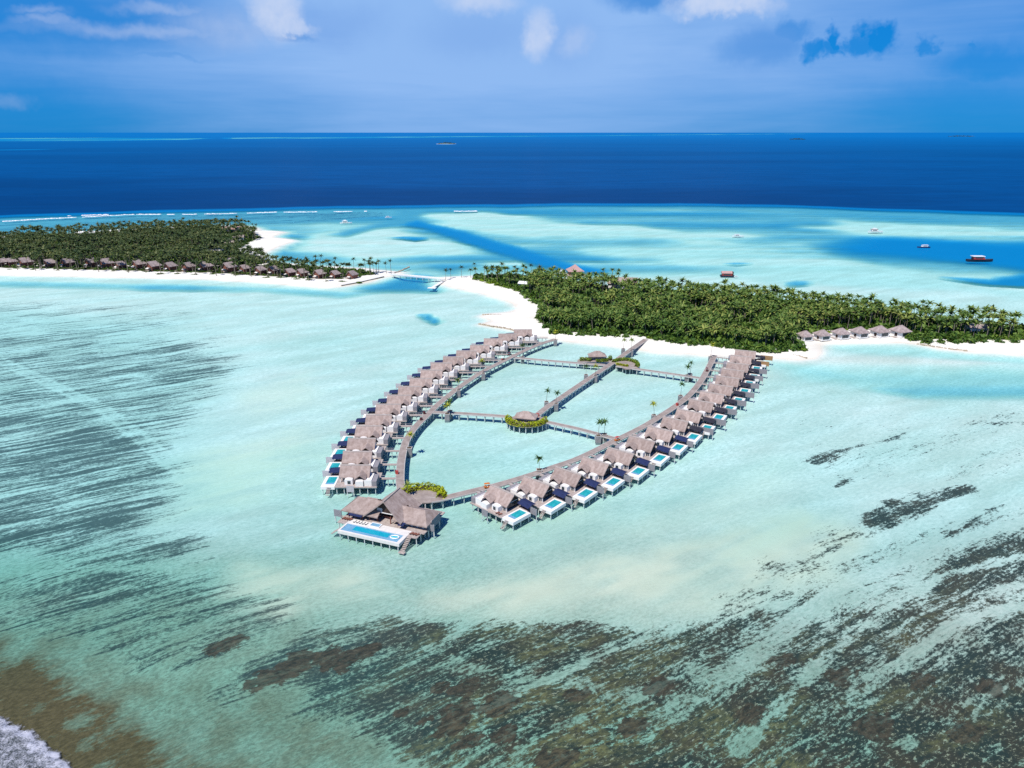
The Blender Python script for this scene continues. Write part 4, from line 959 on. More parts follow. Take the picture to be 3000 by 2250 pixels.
for root, s_, dist in PRO.pop('all'):
    gangway(root, s_, -(dist - 1.72)); del root['_g']

# ------------------------------------------------------------------ the large villa at the end
bc = (Vector(un(960 + 190 / 6.144, 1400 + 950 / 6.144, DZ)) + Vector(un(960 + 1270 / 6.144, 1400 + 1190 / 6.144, DZ))) / 2
big = empty('large_overwater_villa', (bc.x, bc.y, 0), R(-21.2))
def BB(name, m_, parent, *boxes):
    mb = MB()
    for (u0, u1, w0, w1, z0, z1) in boxes: mb.box(u0, u1, -w0, -w1, z0, z1)
    return mb.build(name, m_, parent)
BB('deck', 'deck', big, (-15.2, 16.6, -24.5, -8.6, 2.3, 2.6), (-15.2, -11.9, -8.597, -4.8, 2.3, 2.6), (11.95, 15.6, -8.597, -5.2, 2.3, 2.6), (0.0, 6.0, -29, -24.503, 2.3, 2.585))
M['terrace'] = simple('pale_terrace_stone', (0.64, 0.615, 0.585), 0.8, 0.08, 0.8)
rim = BB('pool_terrace', 'terrace', big, (-11.85, 11.9, -.75, 0.05, 1.55, 2.66), (-11.85, 11.9, -8.597, -5.3, 2.2, 2.64), (-11.85, -11.2, -5.297, -.753, 1.55, 2.66), (10.6, 11.9, -5.297, -.753, 1.55, 2.66), (-11.197, 10.597, -5.297, -.753, 1.55, 1.7))
BB('pool_ledge', 'pool_shallow', rim, (-11.19, 10.59, -5.29, -.76, 1.72, 2.50))
BB('pool_water', 'pool_blue', rim, (-7.6, 6.1, -4.75, -2.2, 2.503, 2.54))
jc = BB('hot_tub', 'white', big, (-3.4, .6, -8.55, -8.25, 2.645, 3.0), (-3.4, .6, -6.4, -6.1, 2.645, 3.0), (-3.4, -3.1, -8.247, -6.403, 2.645, 3.0), (.3, .6, -8.247, -6.403, 2.645, 3.0))
BB('hot_tub_water', 'pool_shallow', jc, (-3.098, .298, -8.245, -6.405, 2.645, 2.93))
for i in range(8):
    o = link('pile', PILE, big); o.location = (-11.2 + i * 3.2, .35, -.35)
for (u, w) in [(u, w) for u in (-14.6, -9, -3, 3, 9, 15) for w in (-24, -18, -12)] + [(15.2, -5.6), (12.4, -5.6), (-14.8, -5.2), (15.2, -8.6), (1, -28.4), (5.2, -28.4)]:
    o = link('pile', PILE, big); o.location = (u, -w, -.06)
mb = MB()
def roof_slopes(mb, axis, pos, a, b, zr, half, ze, ha=0.0, hb=0.0, th=.4, a_e=None, b_e=None):
    """gabled or hipped roof; ha/hb pull the ridge ends in to make hips; the gable edge may rake (a_e, b_e)"""
    a_e = a if a_e is None else a_e; b_e = b if b_e is None else b_e
    def pt(l, c, z): return (l, c, z) if axis == 'x' else (c, l, z)
    for sg in (1, -1):
        r0, r1 = pt(a + ha, pos, zr), pt(b - hb, pos, zr); e0, e1 = pt(a_e, pos + sg * half, ze), pt(b_e, pos + sg * half, ze)
        m0 = tuple((x + y) / 2 for x, y in zip(r0, e0)); m1 = tuple((x + y) / 2 for x, y in zip(r1, e1)); m0 = (m0[0], m0[1], m0[2] - .12); m1 = (m1[0], m1[1], m1[2] - .12)
        mb.slab(r0, r1, m1, m0, th); mb.slab(m0, m1, e1, e0, th)
    for h, l, le in ((ha, a, a_e), (hb, b, b_e)):
        if h:
            r_ = pt(l + (h if l == a else -h), pos, zr); e0, e1 = pt(le, pos + half, ze), pt(le, pos - half, ze)
            mb.add([r_, e0, e1, (r_[0], r_[1], r_[2] - th), (e0[0], e0[1], e0[2] - th), (e1[0], e1[1], e1[2] - th)], [(0, 1, 2), (3, 5, 4), (1, 4, 5, 2)])
    return mb
roof_slopes(MB(), 'x', 14.2, -16.2, -1.5, 8.5, 5.4, 4.95, ha=4.4).build('left_wing_roof', 'thatch', big)
roof_slopes(MB(), 'y', 0.6, 9.8, 23.0, 11.0, 7.4, 4.9, hb=2.0, a_e=8.0).build('central_roof', 'thatch', big)
roof_slopes(MB(), 'x', 15.4, 3.5, 17.0, 7.5, 5.6, 4.6, hb=3.4).build('right_wing_roof', 'thatch', big)
BB('ridge_cap', 'ridge', big, (.3, .9, -20.9, -9.85, 10.92, 11.12))
BB('back_wall', 'redwood', big, (-14, 14.6, -19.4, -19.1, 2.603, 5.3)); BB('side_wall', 'white', big, (-14.2, -14.0, -19.0, -11.5, 2.603, 5.0))
BB('bedroom', 'white', big, (7.6, 14.8, -18.9, -11.6, 2.603, 5.0)); BB('inner_wall', 'darkwood', big, (-6.4, -6.2, -19, -13, 2.603, 6.2), (6.2, 6.4, -19, -13, 2.603, 6.2), (-6.198, 6.198, -17.2, -17.0, 2.603, 7.0))
MB().prism([(-5.2, 5.9), (6.4, 5.9), (.6, 10.0)], 'y', 11.3, 11.42).build('gable', 'darkwood', big)
BB('gable_beam', 'white', big, (-4.6, 5.6, -11.28, -11.1, 5.65, 5.895)); BB('gable_shutter', 'screen_pale', big, (-3.0, -.9, -11.297, -11.2, 5.95, 7.4))
for u in (-5.6, -2.4, 2.8, 6.0): BB('column', 'redwood', big, (u - .16, u + .16, -10.4, -10.08, 2.603, 5.3))
for u in (-13.5, -10.5, -8): BB('column', 'redwood', big, (u - .13, u + .13, -9.6, -9.34, 2.603, 4.9))
for u in (8.4, 10.6, 12.8):
    wn = BB('window', 'glass', big, (u, u + 1.5, -11.597, -11.53, 2.75, 4.5)); BB('frame', 'white', wn, (u - .1, u - .002, -11.597, -11.48, 2.7, 4.6))
BB('sofa', 'redwood', big, (-5, -3.0, -13.5, -12.6, 2.603, 3.3)); BB('sofa', 'redwood', big, (2.6, 5.2, -13.6, -12.6, 2.603, 3.3)); BB('cushion', 'cushion', big, (-4.9, -3.1, -13.4, -12.7, 3.303, 3.42)); BB('dining_table', 'redwood', big, (-1.5, 1.3, -14.6, -13.2, 2.603, 3.35))
aw = MB().slab((-12.6, 9.4, 4.75), (-7.4, 9.4, 4.75), (-7.4, 7.8, 4.35), (-12.6, 7.8, 4.35), .07).build('awning', 'navy', big)
for u in (-12.4, -10, -7.6): BB('post', 'darkwood', aw, (u - .06, u + .06, -8.0, -7.88, 2.645 if u > -11.8 else 2.603, 4.3))
aw = MB().slab((6.7, 9.9, 4.6), (9.0, 9.9, 4.6), (9.0, 8.0, 4.2), (6.7, 8.0, 4.2), .07).build('awning', 'navy', big)
def bscr(u0, u1, w0, w1, z0, z1):
    mb = MB(); n = 6
    for i in range(n): mb.box(u0, u1, -w0, -w1, z0 + (z1 - z0) * i / n + .015, z0 + (z1 - z0) * (i + 1) / n - .015)
    ps = mb.build('privacy_screen', 'screen', big); return ps
ps = bscr(-19.4, -16.3, -9.1, -9.0, 1.9, 4.6); BB('stilt', 'concrete', ps, (-19.3, -19.0, -9.4, -9.13, -3, 4.4), (-16.7, -16.4, -9.4, -9.13, -3, 4.4)); BB('screen_bridge', 'deck', ps, (-16.4, -15.23, -9.4, -8.9, 2.3, 2.5))
ps = bscr(16.0, 18.6, -12.1, -12.0, 1.9, 4.5); BB('stilt', 'concrete', ps, (16.1, 16.4, -12.4, -12.13, -3, 4.4), (18.2, 18.5, -12.4, -12.13, -3, 4.4))
ps = bscr(17.0, 17.1, -19.5, -13.2, 1.9, 5.2); BB('stilt', 'concrete', ps, (16.7, 16.97, -19.4, -19.1, -3, 5), (16.7, 16.97, -13.7, -13.4, -3, 5))
BB('steps', 'deck', big, *[(12.0, 13.6, -5.15 + i * .62, -5.15 + i * .62 + .58, 2.28 - i * .3, 2.40 - i * .3) for i in range(8)]); BB('water_deck', 'deck', big, (11.95, 14.2, -.1, 1.2, -.1, .12))
BB('steps', 'deck', big, *[(-12.0 - i * .5 - .46, -12.0 - i * .5, -2.6, -.4, 2.2 - i * .36, 2.32 - i * .36) for i in range(6)])
tag(big, 'largest overwater villa with three thatched roofs and a long front pool', 'villa')
bigM = Matrix.Translation(big.location) @ Euler((0, 0, R(-21.2))).to_matrix().to_4x4()
def on_big(u, w, z): return bigM @ Vector((u, -w, z))

# ------------------------------------------------------------------ loose things on the decks
def lounger(p, rz, label, m_='redwood'):
    root = empty('sun_lounger', p, rz)
    MB().box(-.35, .35, -1.0, .35, .26, .34).build('seat', m_, root)
    MB().slab((-.35, .36, .34), (.35, .36, .34), (.35, .95, .78), (-.35, .95, .78), .08).build('backrest', m_, root)
    for x in (-.3, .3):
        for y in (-.9, .3): MB().box(x - .04, x + .04, y - .04, y + .04, 0.002, .258).build('leg', 'darkwood', root)
    tag(root, label, 'sun lounger'); return root
for i in range(4): lounger(on_big(-14.4 + i * .0 + i * 0.95, -7.4, 2.6 + (0.045 if -14.4 + i * .95 > -11.9 else 0)), R(-21.2 + 160), 'dark brown sun lounger on the left deck of the largest villa, %s from the left' % ORD[i])
for i in range(3): lounger(on_big(12.6 + i * 1.05, -7.0, 2.602), R(-21.2 + 150), 'dark brown sun lounger on the right deck of the largest villa, %s from the pool' % ORD[i])
for i in range(2):
    cc_ = [o for o in bpy.data.objects if o.get('label', '').startswith('thatched overwater villa') and 'nearest the open sea in the right-hand' in o['label']][0]
    mt = Matrix.Translation(cc_.location) @ cc_.rotation_euler.to_matrix().to_4x4()
    lounger(mt @ Vector((3.6 + i * 1.3, -6.6, 2.602)), cc_.rotation_euler.z + R(170), 'dark lounger on the deck of the sea-end villa of the right-hand row, %s' % ('left one' if i == 0 else 'right one'))
for i in range(5): lounger(on_big(-9.6 + i * 1.15, -6.9, 2.645), R(-21.2 + 175), 'pale lounger on the terrace behind the long pool, %s from the left' % ORD[i], 'cushion')
fl_ = empty('pool_float', on_big(8.4, -3.2, 2.52), R(-10)); fl_.scale = (.85, .85, .85); mb = MB()
for i in range(18):
    a0_, a1_ = 6.2832 * i / 18, 6.2832 * (i + 1) / 18
    mb.bar((1.75 * math.cos(a0_), 1.1 * math.sin(a0_), .22), (1.75 * math.cos(a1_), 1.1 * math.sin(a1_), .22), .24, n=6, cap=False)
mb.build('ring', 'hullwhite', fl_); MB().prism(disc(0, 0, 1.6, .95, 0, 6.0, 16), 'z', .1, .2).build('seat', 'float', fl_)
tag(fl_, 'oval turquoise and white float in the pool of the largest villa', 'pool float')

def buggy(u, v, rz, col, label, roof_m=None):
    p = un(u, v, DZ); root = empty('buggy', (p.x, p.y, DZ + 0.002), rz)
    MB().prism([(-1.25, .3), (1.3, .3), (1.3, .62), (.75, .8), (.5, .62), (-.3, .62), (-.4, .9), (-1.25, .9)], 'y', -.58, .58).build('body', col, root)
    MB().prism([(-1.2, 1.82), (.95, 1.82), (.7, 1.92), (-1.0, 1.92)], 'y', -.6, .6).build('canopy', roof_m or col, root)
    for x, y in ((-1.1, -.52), (-1.1, .52), (.75, -.52), (.75, .52)): MB().bar((x, y, .75 if x > 0 else .9), (x * .95, y, 1.82), .03).build('post', 'hullwhite', root)
    for x, y in ((-.85, -.56), (-.85, .56), (.9, -.56), (.9, .56)):
        MB().bar((x, y - .08, .24), (x, y + .08, .24), .24, n=10).build('wheel', 'rubber', root)
    MB().box(-.35, .1, -.5, .5, .622, .75).build('seat', 'cushion', root)
    tag(root, label, 'buggy'); return root
buggy(1428, 1429, R(18), 'orange', 'orange buggy on the right-hand jetty behind its sea-end villa')
buggy(1808, 1291, R(38), 'orange', 'orange red buggy where the lower cross jetty meets the right-hand walkway', 'red')
buggy(1493, 1041, R(55), 'maroon', 'dark maroon buggy at the upper left jetty crossing')
buggy(1473, 1054, R(55), 'red', 'red buggy with white canopy below the upper left jetty crossing', 'hullwhite')
buggy(2071, 1087, R(70), 'maroon', 'dark brown buggy near the beach end of the right-hand jetty')
def store_box(u, v, col, label, rz=0):
    p = un(u, v, DZ); root = empty('storage_box', (p.x, p.y, DZ + .003), rz)
    MB().box(-.55, .55, -.45, .45, 0, 1.05).build('body', col, root); MB().prism([(-.6, 1.053), (.6, 1.053), (.6, 1.12), (.2, 1.3), (-.6, 1.3)], 'y', -.5, .5).build('lid', col, root)
    tag(root, label, 'box'); return root
store_box(1163, 1388, 'red', 'small red box on the edge of the left-hand jetty by its sea-end villa')
store_box(1984, 1188, 'red', 'small red box on the right-hand jetty below the upper crossing', .7)
store_box(1234, 1231, 'maroon', 'small dark red box on the left-hand jetty just below the lower crossing', .6)
store_box(1243, 1213, 'maroon', 'small brown box on the left-hand jetty at the lower crossing', .6)
store_box(1576, 1219, 'red', 'small red box beside the hut on the round platform', .2)

# ------------------------------------------------------------------ beach villas
def beach_villa():
    root = empty('beach_villa')
    roof_slopes(MB(), 'x', 0, -5.8, 6.0, 8.6, 4.8, 4.2, hb=3.2, a_e=-5.0, th=.35).build('roof', 'thatch_brown', root)
    MB().box(-4.2, 5.0, -3.8, 3.8, -.4, 4.5).build('wall', 'redwood', root)
    MB().prism([(-3.9, 4.3), (3.9, 4.3), (0, 7.7)], 'x', -4.36, -4.22).build('gable', 'redwood', root)
    MB().box(-4.30, -4.205, -2.6, 2.6, .2, 2.7).build('glass_front', 'glass', root)
    MB().box(-7.2, -4.21, -3.6, 3.6, -.4, .14).build('veranda', 'deck', root)
    for y in (-3.3, 3.3): MB().box(-6.9, -6.7, y - .1, y + .1, .143, 3.2).build('post', 'redwood', root)
    aw = MB().slab((-6.3, -3.4, 3.25), (-6.3, 0.4, 3.25), (-8.4, .4, 2.5), (-8.4, -3.4, 2.5), .08).build('awning', 'cushion', root)
    return root
bv = beach_villa()
BV = [(4, 786), (31, 784), (73, 787), (144, 789), (195, 788), (266, 788), (309, 791), (350, 793), (404, 793), (447, 799), (496, 799), (548, 801), (599, 800), (669, 803), (713, 804), (759, 810), (797, 810), (846, 815), (881, 817), (932, 821), (977, 821), (1027, 823)]
BVL = {}
for i, (u, v) in enumerate(BV):
    o = bv if i == 0 else copy_tree(bv)
    p = un(u + 5, v - 8, 1.3); o.location = (p.x, p.y, 1.3); o.rotation_euler = (0, 0, R(56 + (i * 37 % 17) - 8)); f_ = 0.94 + 0.16 * ((i * 53) % 10) / 10; 
    if i in (1, 3, 7): f_ *= .85
    if i > 13: f_ *= 0.86
    o.scale = (f_, f_, f_)
    n_ = len(BV) - 1 - i
    tag(o, 'brown thatched beach villa with red wood gable, %s from the footbridge' % ('nearest' if n_ == 0 else ORD[n_]), 'villa', 'beach villas along the left island shore')
def shore_villa():
    root = empty('shore_villa')
    hip_roof(MB(), -5.3, 5.3, -5.4, 6.6, 4.7, 8.6, 1.3, sag=.03).build('roof', 'thatch_brown', root)
    MB().box(-4.1, 4.1, -4.6, 5.2, .9, 4.9).build('wall', 'white', root)
    wn = MB().box(-2.9, 2.9, -4.68, -4.603, 1.5, 3.9).build('window', 'glass', root)
    mb = MB()
    for x in (-2.9, -.97, .97, 2.9): mb.box(x - .07, x + .07, -4.76, -4.683, 1.4, 4.0)
    mb.build('mullion', 'hulldark', wn)
    MB().box(-4.163, -4.103, -1.0, 1.2, 1.0, 3.4).build('door', 'darkwood', root)
    MB().box(-4.6, 4.6, -5.0, 5.6, .55, .897).build('floor_slab', 'concrete', root)
    for x in (-3.9, 0, 3.9):
        for y in (-4.4, 4.6): MB().box(x - .2, x + .2, y - .2, y + .2, -1.2, .547).build('stilt', 'concrete', root)
    MB().box(-7.4, -4.61, -2.4, 4.6, .4, .7).build('side_deck', 'deck', root)
    return root
sv = shore_villa()
for i, (u, v) in enumerate([(2357, 1003), (2408, 1001), (2463, 997), (2517, 994), (2576, 992), (2636, 992)]):
    o = sv if i == 0 else copy_tree(sv); p = un(u, v - 6, .5); o.location = (p.x, p.y, .35); o.rotation_euler = (0, 0, R(14 + 1.5 * i)); q_ = 0.78 + .03 * i; o.scale = (q_, q_, q_)
    tag(o, 'white shore villa with hipped brown roof, %s from the jetties' % ('nearest' if i == 0 else ORD[i]), 'villa', 'white shore villas on the right island')

# ------------------------------------------------------------------ other buildings
def long_house(u, v, L_, D_, ze, zr, rz, roof_m, label, wall='white', z=1.3):
    p = un(u, v, z); root = empty('long_house', (p.x, p.y, z), R(rz))
    roof_slopes(MB(), 'x', 0, -L_ / 2, L_ / 2, zr, D_ / 2, ze, th=.35).build('roof', roof_m, root)
    MB().box(-L_ / 2 + .8, L_ / 2 - .8, -D_ / 2 + .9, D_ / 2 - .9, -.5, ze + .2).build('wall', wall, root)
    for s_ in (-1, 1): MB().prism([(-D_ / 2 + .9, ze), (D_ / 2 - .9, ze), (0, zr - .5)], 'x', s_ * (L_ / 2 - .79), s_ * (L_ / 2 - .65)).build('gable', 'redwood', root)
    for i in range(3):
        x = -L_ / 2 + L_ * (i + 1) / 4; MB().box(x - .9, x + .9, -D_ / 2 + .82, -D_ / 2 + .897, .3, 2.6).build('window', 'glass', root)
    tag(root, label, 'building'); return root
long_house(1822, 853, 26, 11, 7.5, 12.0, -6, 'thatch', 'long thatched hall rising out of the palms on the right island')
long_house(1538, 842, 11, 8, 4.0, 5.5, -20, 'hullwhite', 'small white building among bushes on the sandy neck of the right island')
long_house(2856, 978, 12, 9, 5.0, 8.0, -8, 'thatch_brown', 'grey roofed house half hidden in the right island palms')
long_house(632, 741, 18, 9, 6.5, 9.5, 10, 'thatch', 'pale grey roofed house at the edge of the left island palms')
long_house(668, 725, 16, 9, 6.0, 10.0, 14, 'thatch_brown', 'purple grey roofed house behind the left island bay')
long_house(700, 709, 14, 8, 6.0, 9.0, 14, 'thatch_brown', 'brown roofed house nearest the left island sand spit')
long_house(682, 680, 26, 12, 4.5, 7.5, 12, 'pinkroof', 'broad pale pink roofed building on the far shore of the left island', 'white')
long_house(272, 690, 40, 10, 4, 6, 8, 'hullwhite', 'long white building on the far shore of the left island')
long_house(10, 701, 50, 10, 3.5, 5.0, 5, 'hullwhite', 'low white building at the far left of the left island')
long_house(678, 772, 8, 6, 3.5, 6.0, 40, 'thatch_brown', 'small brown roofed hut in the palms behind the beach villas', 'redwood')
# overwater restaurant behind the right island
p = un(1684, 812, 0); rs = empty('overwater_restaurant', (p.x, p.y, 0), R(8))
hip_roof(MB(), -7.5, 7.5, -7, 7, 6.6, 12.2, None, sag=.05).build('roof', 'pinkroof', rs)
MB().box(-6, 6, -5.4, 5.4, 2.603, 6.7).build('hall', 'redwood', rs); MB().box(-9, 9, -8, 8, 2.2, 2.6).build('deck', 'deck', rs)
for i in range(5):
    for j in (-7, 7):
        o = link('pile', PILE, rs); o.location = (-8 + 4 * i, j, -.1)
for i in range(4): MB().box(-5 + 2.8 * i, -3.2 + 2.8 * i, -5.48, -5.403, 3, 5.8).build('window', 'glass', rs)
MB().slab((-9, -8.003, 2.58), (-6.5, -8.003, 2.58), (-14, -24, 1.4), (-17, -24, 1.4), .3).build('gangway', 'white', rs)
tag(rs, 'overwater pavilion with pointed pink roof behind the right island', 'building')
# floating red-roofed house
p = un(2130, 808, 0); fh = empty('floating_house', (p.x, p.y, 0), R(-4))
MB().box(-6.4, 6.4, -2.6, 2.6, -.4, .7).build('pontoon', 'hulldark', fh); MB().box(-5, 4.4, -1.9, 1.9, .703, 2.6).build('cabin', 'red', fh)
MB().prism([(-2.4, 2.6), (2.4, 2.6), (0, 4.6)], 'x', -5.6, 4.6).build('roof', 'pinkroof', fh); MB().box(4.42, 5.6, -1.9, 1.9, .703, 4.0).build('porch', 'darkwood', fh)
MB().box(-3.6, 2.8, -1.98, -1.903, 1.2, 2.1).build('window', 'glass', fh)
tag(fh, 'floating house with red walls and pink roof on the lagoon behind the palms', 'houseboat')

# ------------------------------------------------------------------ boats
def hull_mesh(L_, B_, H_, m_):
    mb = MB(); st = [(-.5, .72, .9), (-.25, 1.0, .85), (.1, 1.0, .85), (.35, .7, .95), (.5, .04, 1.15)]; vs = []
    for (x, b, h) in st: vs += [(x * L_, -b * B_ / 2, h * H_), (x * L_, -b * B_ / 2 * .7, -.3), (x * L_, b * B_ / 2 * .7, -.3), (x * L_, b * B_ / 2, h * H_)]
    fs = [(3, 2, 1, 0), (16, 17, 18, 19)]
    for i in range(4):
        q = 4 * i
        for j in range(4): fs.append((q + j, q + (j + 1) % 4, q + 4 + (j + 1) % 4, q + 4 + j))
    return mb.add(vs, fs)
def boat(u, v, L_, rz, hull, cabin, label, cat='boat', two=False, roofm=None):
    p = un(u, v, 0); root = empty('boat', (p.x, p.y, 0), R(rz)); B_ = L_ * .28; H_ = L_ * .085 + .3
    hull_mesh(L_, B_, H_, hull).build('hull', hull, root)
    c = MB().prism([(-.30 * L_, H_), (.16 * L_, H_), (.08 * L_, H_ + .10 * L_), (-.28 * L_, H_ + .10 * L_)], 'y', -B_ * .36, B_ * .36).build('cabin', cabin, root)
    MB().box(-.24 * L_, .05 * L_, -B_ * .37, B_ * .37, H_ + .035 * L_, H_ + .075 * L_).build('window', 'glass', c)
    MB().box(-.34 * L_, .12 * L_, -B_ * .42, B_ * .42, H_ + .102 * L_, H_ + .125 * L_).build('roof', roofm or cabin, root)
    if two: MB().prism([(-.2 * L_, H_ + .127 * L_), (.04 * L_, H_ + .127 * L_), (0, H_ + .2 * L_), (-.18 * L_, H_ + .2 * L_)], 'y', -B_ * .3, B_ * .3).build('upper_deck', cabin, root)
    tag(root, label, cat); return root
boat(1014, 655, 18, 12, 'hullwhite', 'hullwhite', 'white two-deck motor yacht moored off the left island sand spit', two=True)
boat(1138, 638, 11, 4, 'hullwhite', 'hullwhite', 'small white boat near the reef edge above the channel')
boat(2162, 694, 15, -3, 'hullwhite', 'hullwhite', 'white speedboat on the pale lagoon behind the floating house')
boat(2565, 681, 20, -2, 'hullwhite', 'hullwhite', 'white boat with pink roof on the sand bank by the reef', roofm='pinkroof', two=True)
boat(2705, 726, 15, 178, 'hullblue', 'hullwhite', 'blue boat with white cabin on the deep blue pool')
boat(2870, 766, 27, -2, 'hulldark', 'red', 'long dark cargo boat with white roof over red cabin', roofm='hullwhite')
boat(1651, 806, 17, 10, 'hullwhite', 'hullwhite', 'white motor cruiser moored beside the overwater pavilion', two=True)
boat(2157, 811, 4, 10, 'hullwhite', 'hullwhite', 'tiny white dinghy beside the floating house')

# ------------------------------------------------------------------ footbridge, dock, groynes
a, b = Vector(un(1146, 804, 2.4)), Vector(un(1302, 818, 2.4)); br = empty('footbridge', (a.x, a.y, 0)); L_ = Vector((b.x - a.x, b.y - a.y, 0)); br.rotation_euler = (0, 0, math.atan2(L_.y, L_.x)); n_ = L_.length
MB().box(0, n_, -1.6, 1.6, 2.0, 2.4).build('deck', 'concrete', br)
for y in (-1.6, 1.6): MB().box(0, n_, y - .08, y + .08, 2.403, 3.4).build('parapet', 'white', br)
for i in range(9):
    for y in (-1.2, 1.2):
        o = link('pile', PILE, br); o.location = (n_ * (i + .5) / 9, y, -.27); o.scale = (1.4, 1.4, 1)
tag(br, 'long pale footbridge linking the two islands', 'footbridge')
a, b = Vector(un(1268, 841, .9)), Vector(un(1296, 824, 1.1)); dk = empty('dock', (a.x, a.y, 0)); L_ = Vector((b.x - a.x, b.y - a.y, 0)); dk.rotation_euler = (0, 0, math.atan2(L_.y, L_.x))
MB().box(0, L_.length, -1.4, 1.4, .5, .9).build('deck', 'white', dk); MB().box(-4, -.003, -3.6, 3.6, .3, .8).build('landing', 'white', dk)
for x in (2, L_.length * .5, L_.length - 2): MB().box(x - .2, x + .2, -1.1, 1.1, -2.5, .497).build('support', 'concrete', dk)
tag(dk, 'small white dock at the foot of the bridge on the right island', 'dock')
def groyne(pts, label, w=1.6, h=.9, seed=1, big=1.0):
    g = random.Random(seed); line = resample([Vector(un(u, v, 0)) for u, v in pts], 1.15 * big); root = empty('rock_groyne', line[0]); b0 = line[0].copy()
    proto = []
    for k_ in range(4):
        bm = bmesh.new(); bmesh.ops.create_icosphere(bm, subdivisions=1, radius=.8 * big)
        for v_ in bm.verts: v_.co *= g.uniform(.75, 1.2)
        me_ = bpy.data.meshes.new('rock'); bm.to_mesh(me_); bm.free(); me_.materials.append(M['rock']); proto.append(me_)
    for i, p in enumerate(line):
        o = link('rock', proto[i % 4], root); o.location = (p.x - b0.x + g.uniform(-.4, .4), p.y - b0.y + g.uniform(-.4, .4), g.uniform(0, .35)); o.rotation_euler = (g.uniform(0, 3), g.uniform(0, 3), g.uniform(0, 3))
    tag(root, label, 'groyne')
groyne([(1414, 923), (1450, 923.5), (1488, 924)], 'upper short rock groyne on the curved beach of the right island', seed=1)
groyne([(1404, 950), (1440, 957), (1478, 962), (1512, 970)], 'lower rock groyne running out beside the left-hand row of villas', seed=2)
groyne([(1154, 802), (1178, 792), (1199, 783)], 'thin rock groyne on the lagoon side of the footbridge', seed=3)
groyne([(2690, 1009), (2740, 1017), (2785, 1024), (2832, 1029)], 'low rock wall along the beach right of the white shore villas', seed=4)
groyne([(2320, 1040), (2345, 1046), (2362, 1050)], 'small rock line on the sand tip before the white shore villas', seed=5)
a_ = [Vector(un(u, v, .8)) for u, v in ((1000, 836), (1060, 825), (1124, 810))]
sw = empty('sea_wall', (a_[0].x, a_[0].y, 0)); sweep([p - a_[0] for p in a_], 1.2, -1.0, 1.1).build('wall', 'rock', sw); sweep([p - a_[0] for p in a_], 1.4, 1.103, 1.25).build('coping', 'concrete', sw)
tag(sw, 'low stone sea wall along the tip of the left island', 'wall')

# ------------------------------------------------------------------ woods
def scatter(poly, spacing, seed):
    g = np.random.default_rng(seed); x0, y0 = poly.min(0); x1, y1 = poly.max(0)
    xs = np.arange(x0, x1, spacing); ys = np.arange(y0, y1, spacing); Xg, Yg = np.meshgrid(xs, ys)
    Xg = (Xg + g.uniform(-.48, .48, Xg.shape) * spacing).ravel(); Yg = (Yg + g.uniform(-.48, .48, Yg.shape) * spacing).ravel()
    k_ = (sdf(Xg, Yg, poly) > 0.5) & (np.abs(Xg) < 0.80 * Yg + 40)
    return Xg[k_], Yg[k_]
CLEAR = [(un(u, v, 1.3), r_) for u, v, r_ in [(a_, b_ - 8, 9.5) for a_, b_ in BV] + [(a_ - 9, b_ + 2, 8.0) for a_, b_ in BV] + [(1822, 850, 14), (1538, 842, 9), (2856, 975, 7), (632, 738, 10), (668, 722, 10), (700, 706, 9), (682, 678, 15), (272, 690, 18), (10, 700, 22), (678, 770, 5), (2357, 997, 9), (2408, 995, 9), (2463, 990, 9), (2517, 988, 9), (2576, 986, 9), (2636, 986, 9)]]
def keep(x, y):
    k_ = np.ones(len(x), bool)
    for p, r_ in CLEAR: k_ &= np.hypot(x - p.x, y - p.y) > r_ * .8
    return k_
LOWC = [palm_crown(70 + i, 13, 3.9, 0.62, 2) for i in range(6)]
LOWT = palm_trunk(90, 10, .2, .3, 3, 1)
def batch(protos, X_, Y_, Z_, rot, scl, sclz, pick):
    Vs = []; Fs = []; off = 0
    for i in range(len(X_)):
        V, F_ = protos[pick[i]]; c, s_ = math.cos(rot[i]), math.sin(rot[i])
        W_ = np.empty_like(V); W_[:, 0] = (V[:, 0] * c - V[:, 1] * s_) * scl[i] + X_[i]; W_[:, 1] = (V[:, 0] * s_ + V[:, 1] * c) * scl[i] + Y_[i]; W_[:, 2] = V[:, 2] * sclz[i] + Z_[i]
        Vs.append(W_); Fs.append(F_ + off); off += len(V)
    return np.concatenate(Vs), np.concatenate(Fs)
def land_z(x, y):
    a = np.maximum(sdf(x, y, LEFT_SHORE), sdf(x, y, RIGHT_SHORE)); return np.clip(a, 0, None).clip(0, 18) * 0.075
g = np.random.default_rng(5)
rx, ry = scatter(RIGHT_WOOD, 5.0, 6); k_ = keep(rx, ry); rx, ry = rx[k_], ry[k_]
neck = un(1560, 880, 0).x
thin_ = (rx < neck - 2) & (g.random(len(rx)) < 0.62); rx, ry = rx[~thin_], ry[~thin_]
lx, ly = scatter(LEFT_WOOD, 6.2, 7); k_ = keep(lx, ly); lx, ly = lx[k_], ly[k_]
gap_ = fbm(rx / 17, ry / 17, 161, 3) > 0.33; rx, ry = rx[gap_], ry[gap_]
gap_ = fbm(lx / 22, ly / 22, 162, 3) > 0.30; lx, ly = lx[gap_], ly[gap_]
qx_, qy_ = scatter(LEFT_SHRUB, 7.5, 8); k_ = keep(qx_, qy_); lx = np.concatenate([lx, qx_[k_]]); ly = np.concatenate([ly, qy_[k_]])
order = np.argsort(np.hypot(rx, ry)); near, rest = order[:262], order[262:]
def palm_h(X_, Y_):
    return g.uniform(7.0, 11.0, len(X_)) + 6.0 * (fbm(X_ / 26, Y_ / 26, 151, 3) - 0.35) + np.where(g.random(len(X_)) < 0.08, g.uniform(1.5, 4.0, len(X_)), 0)
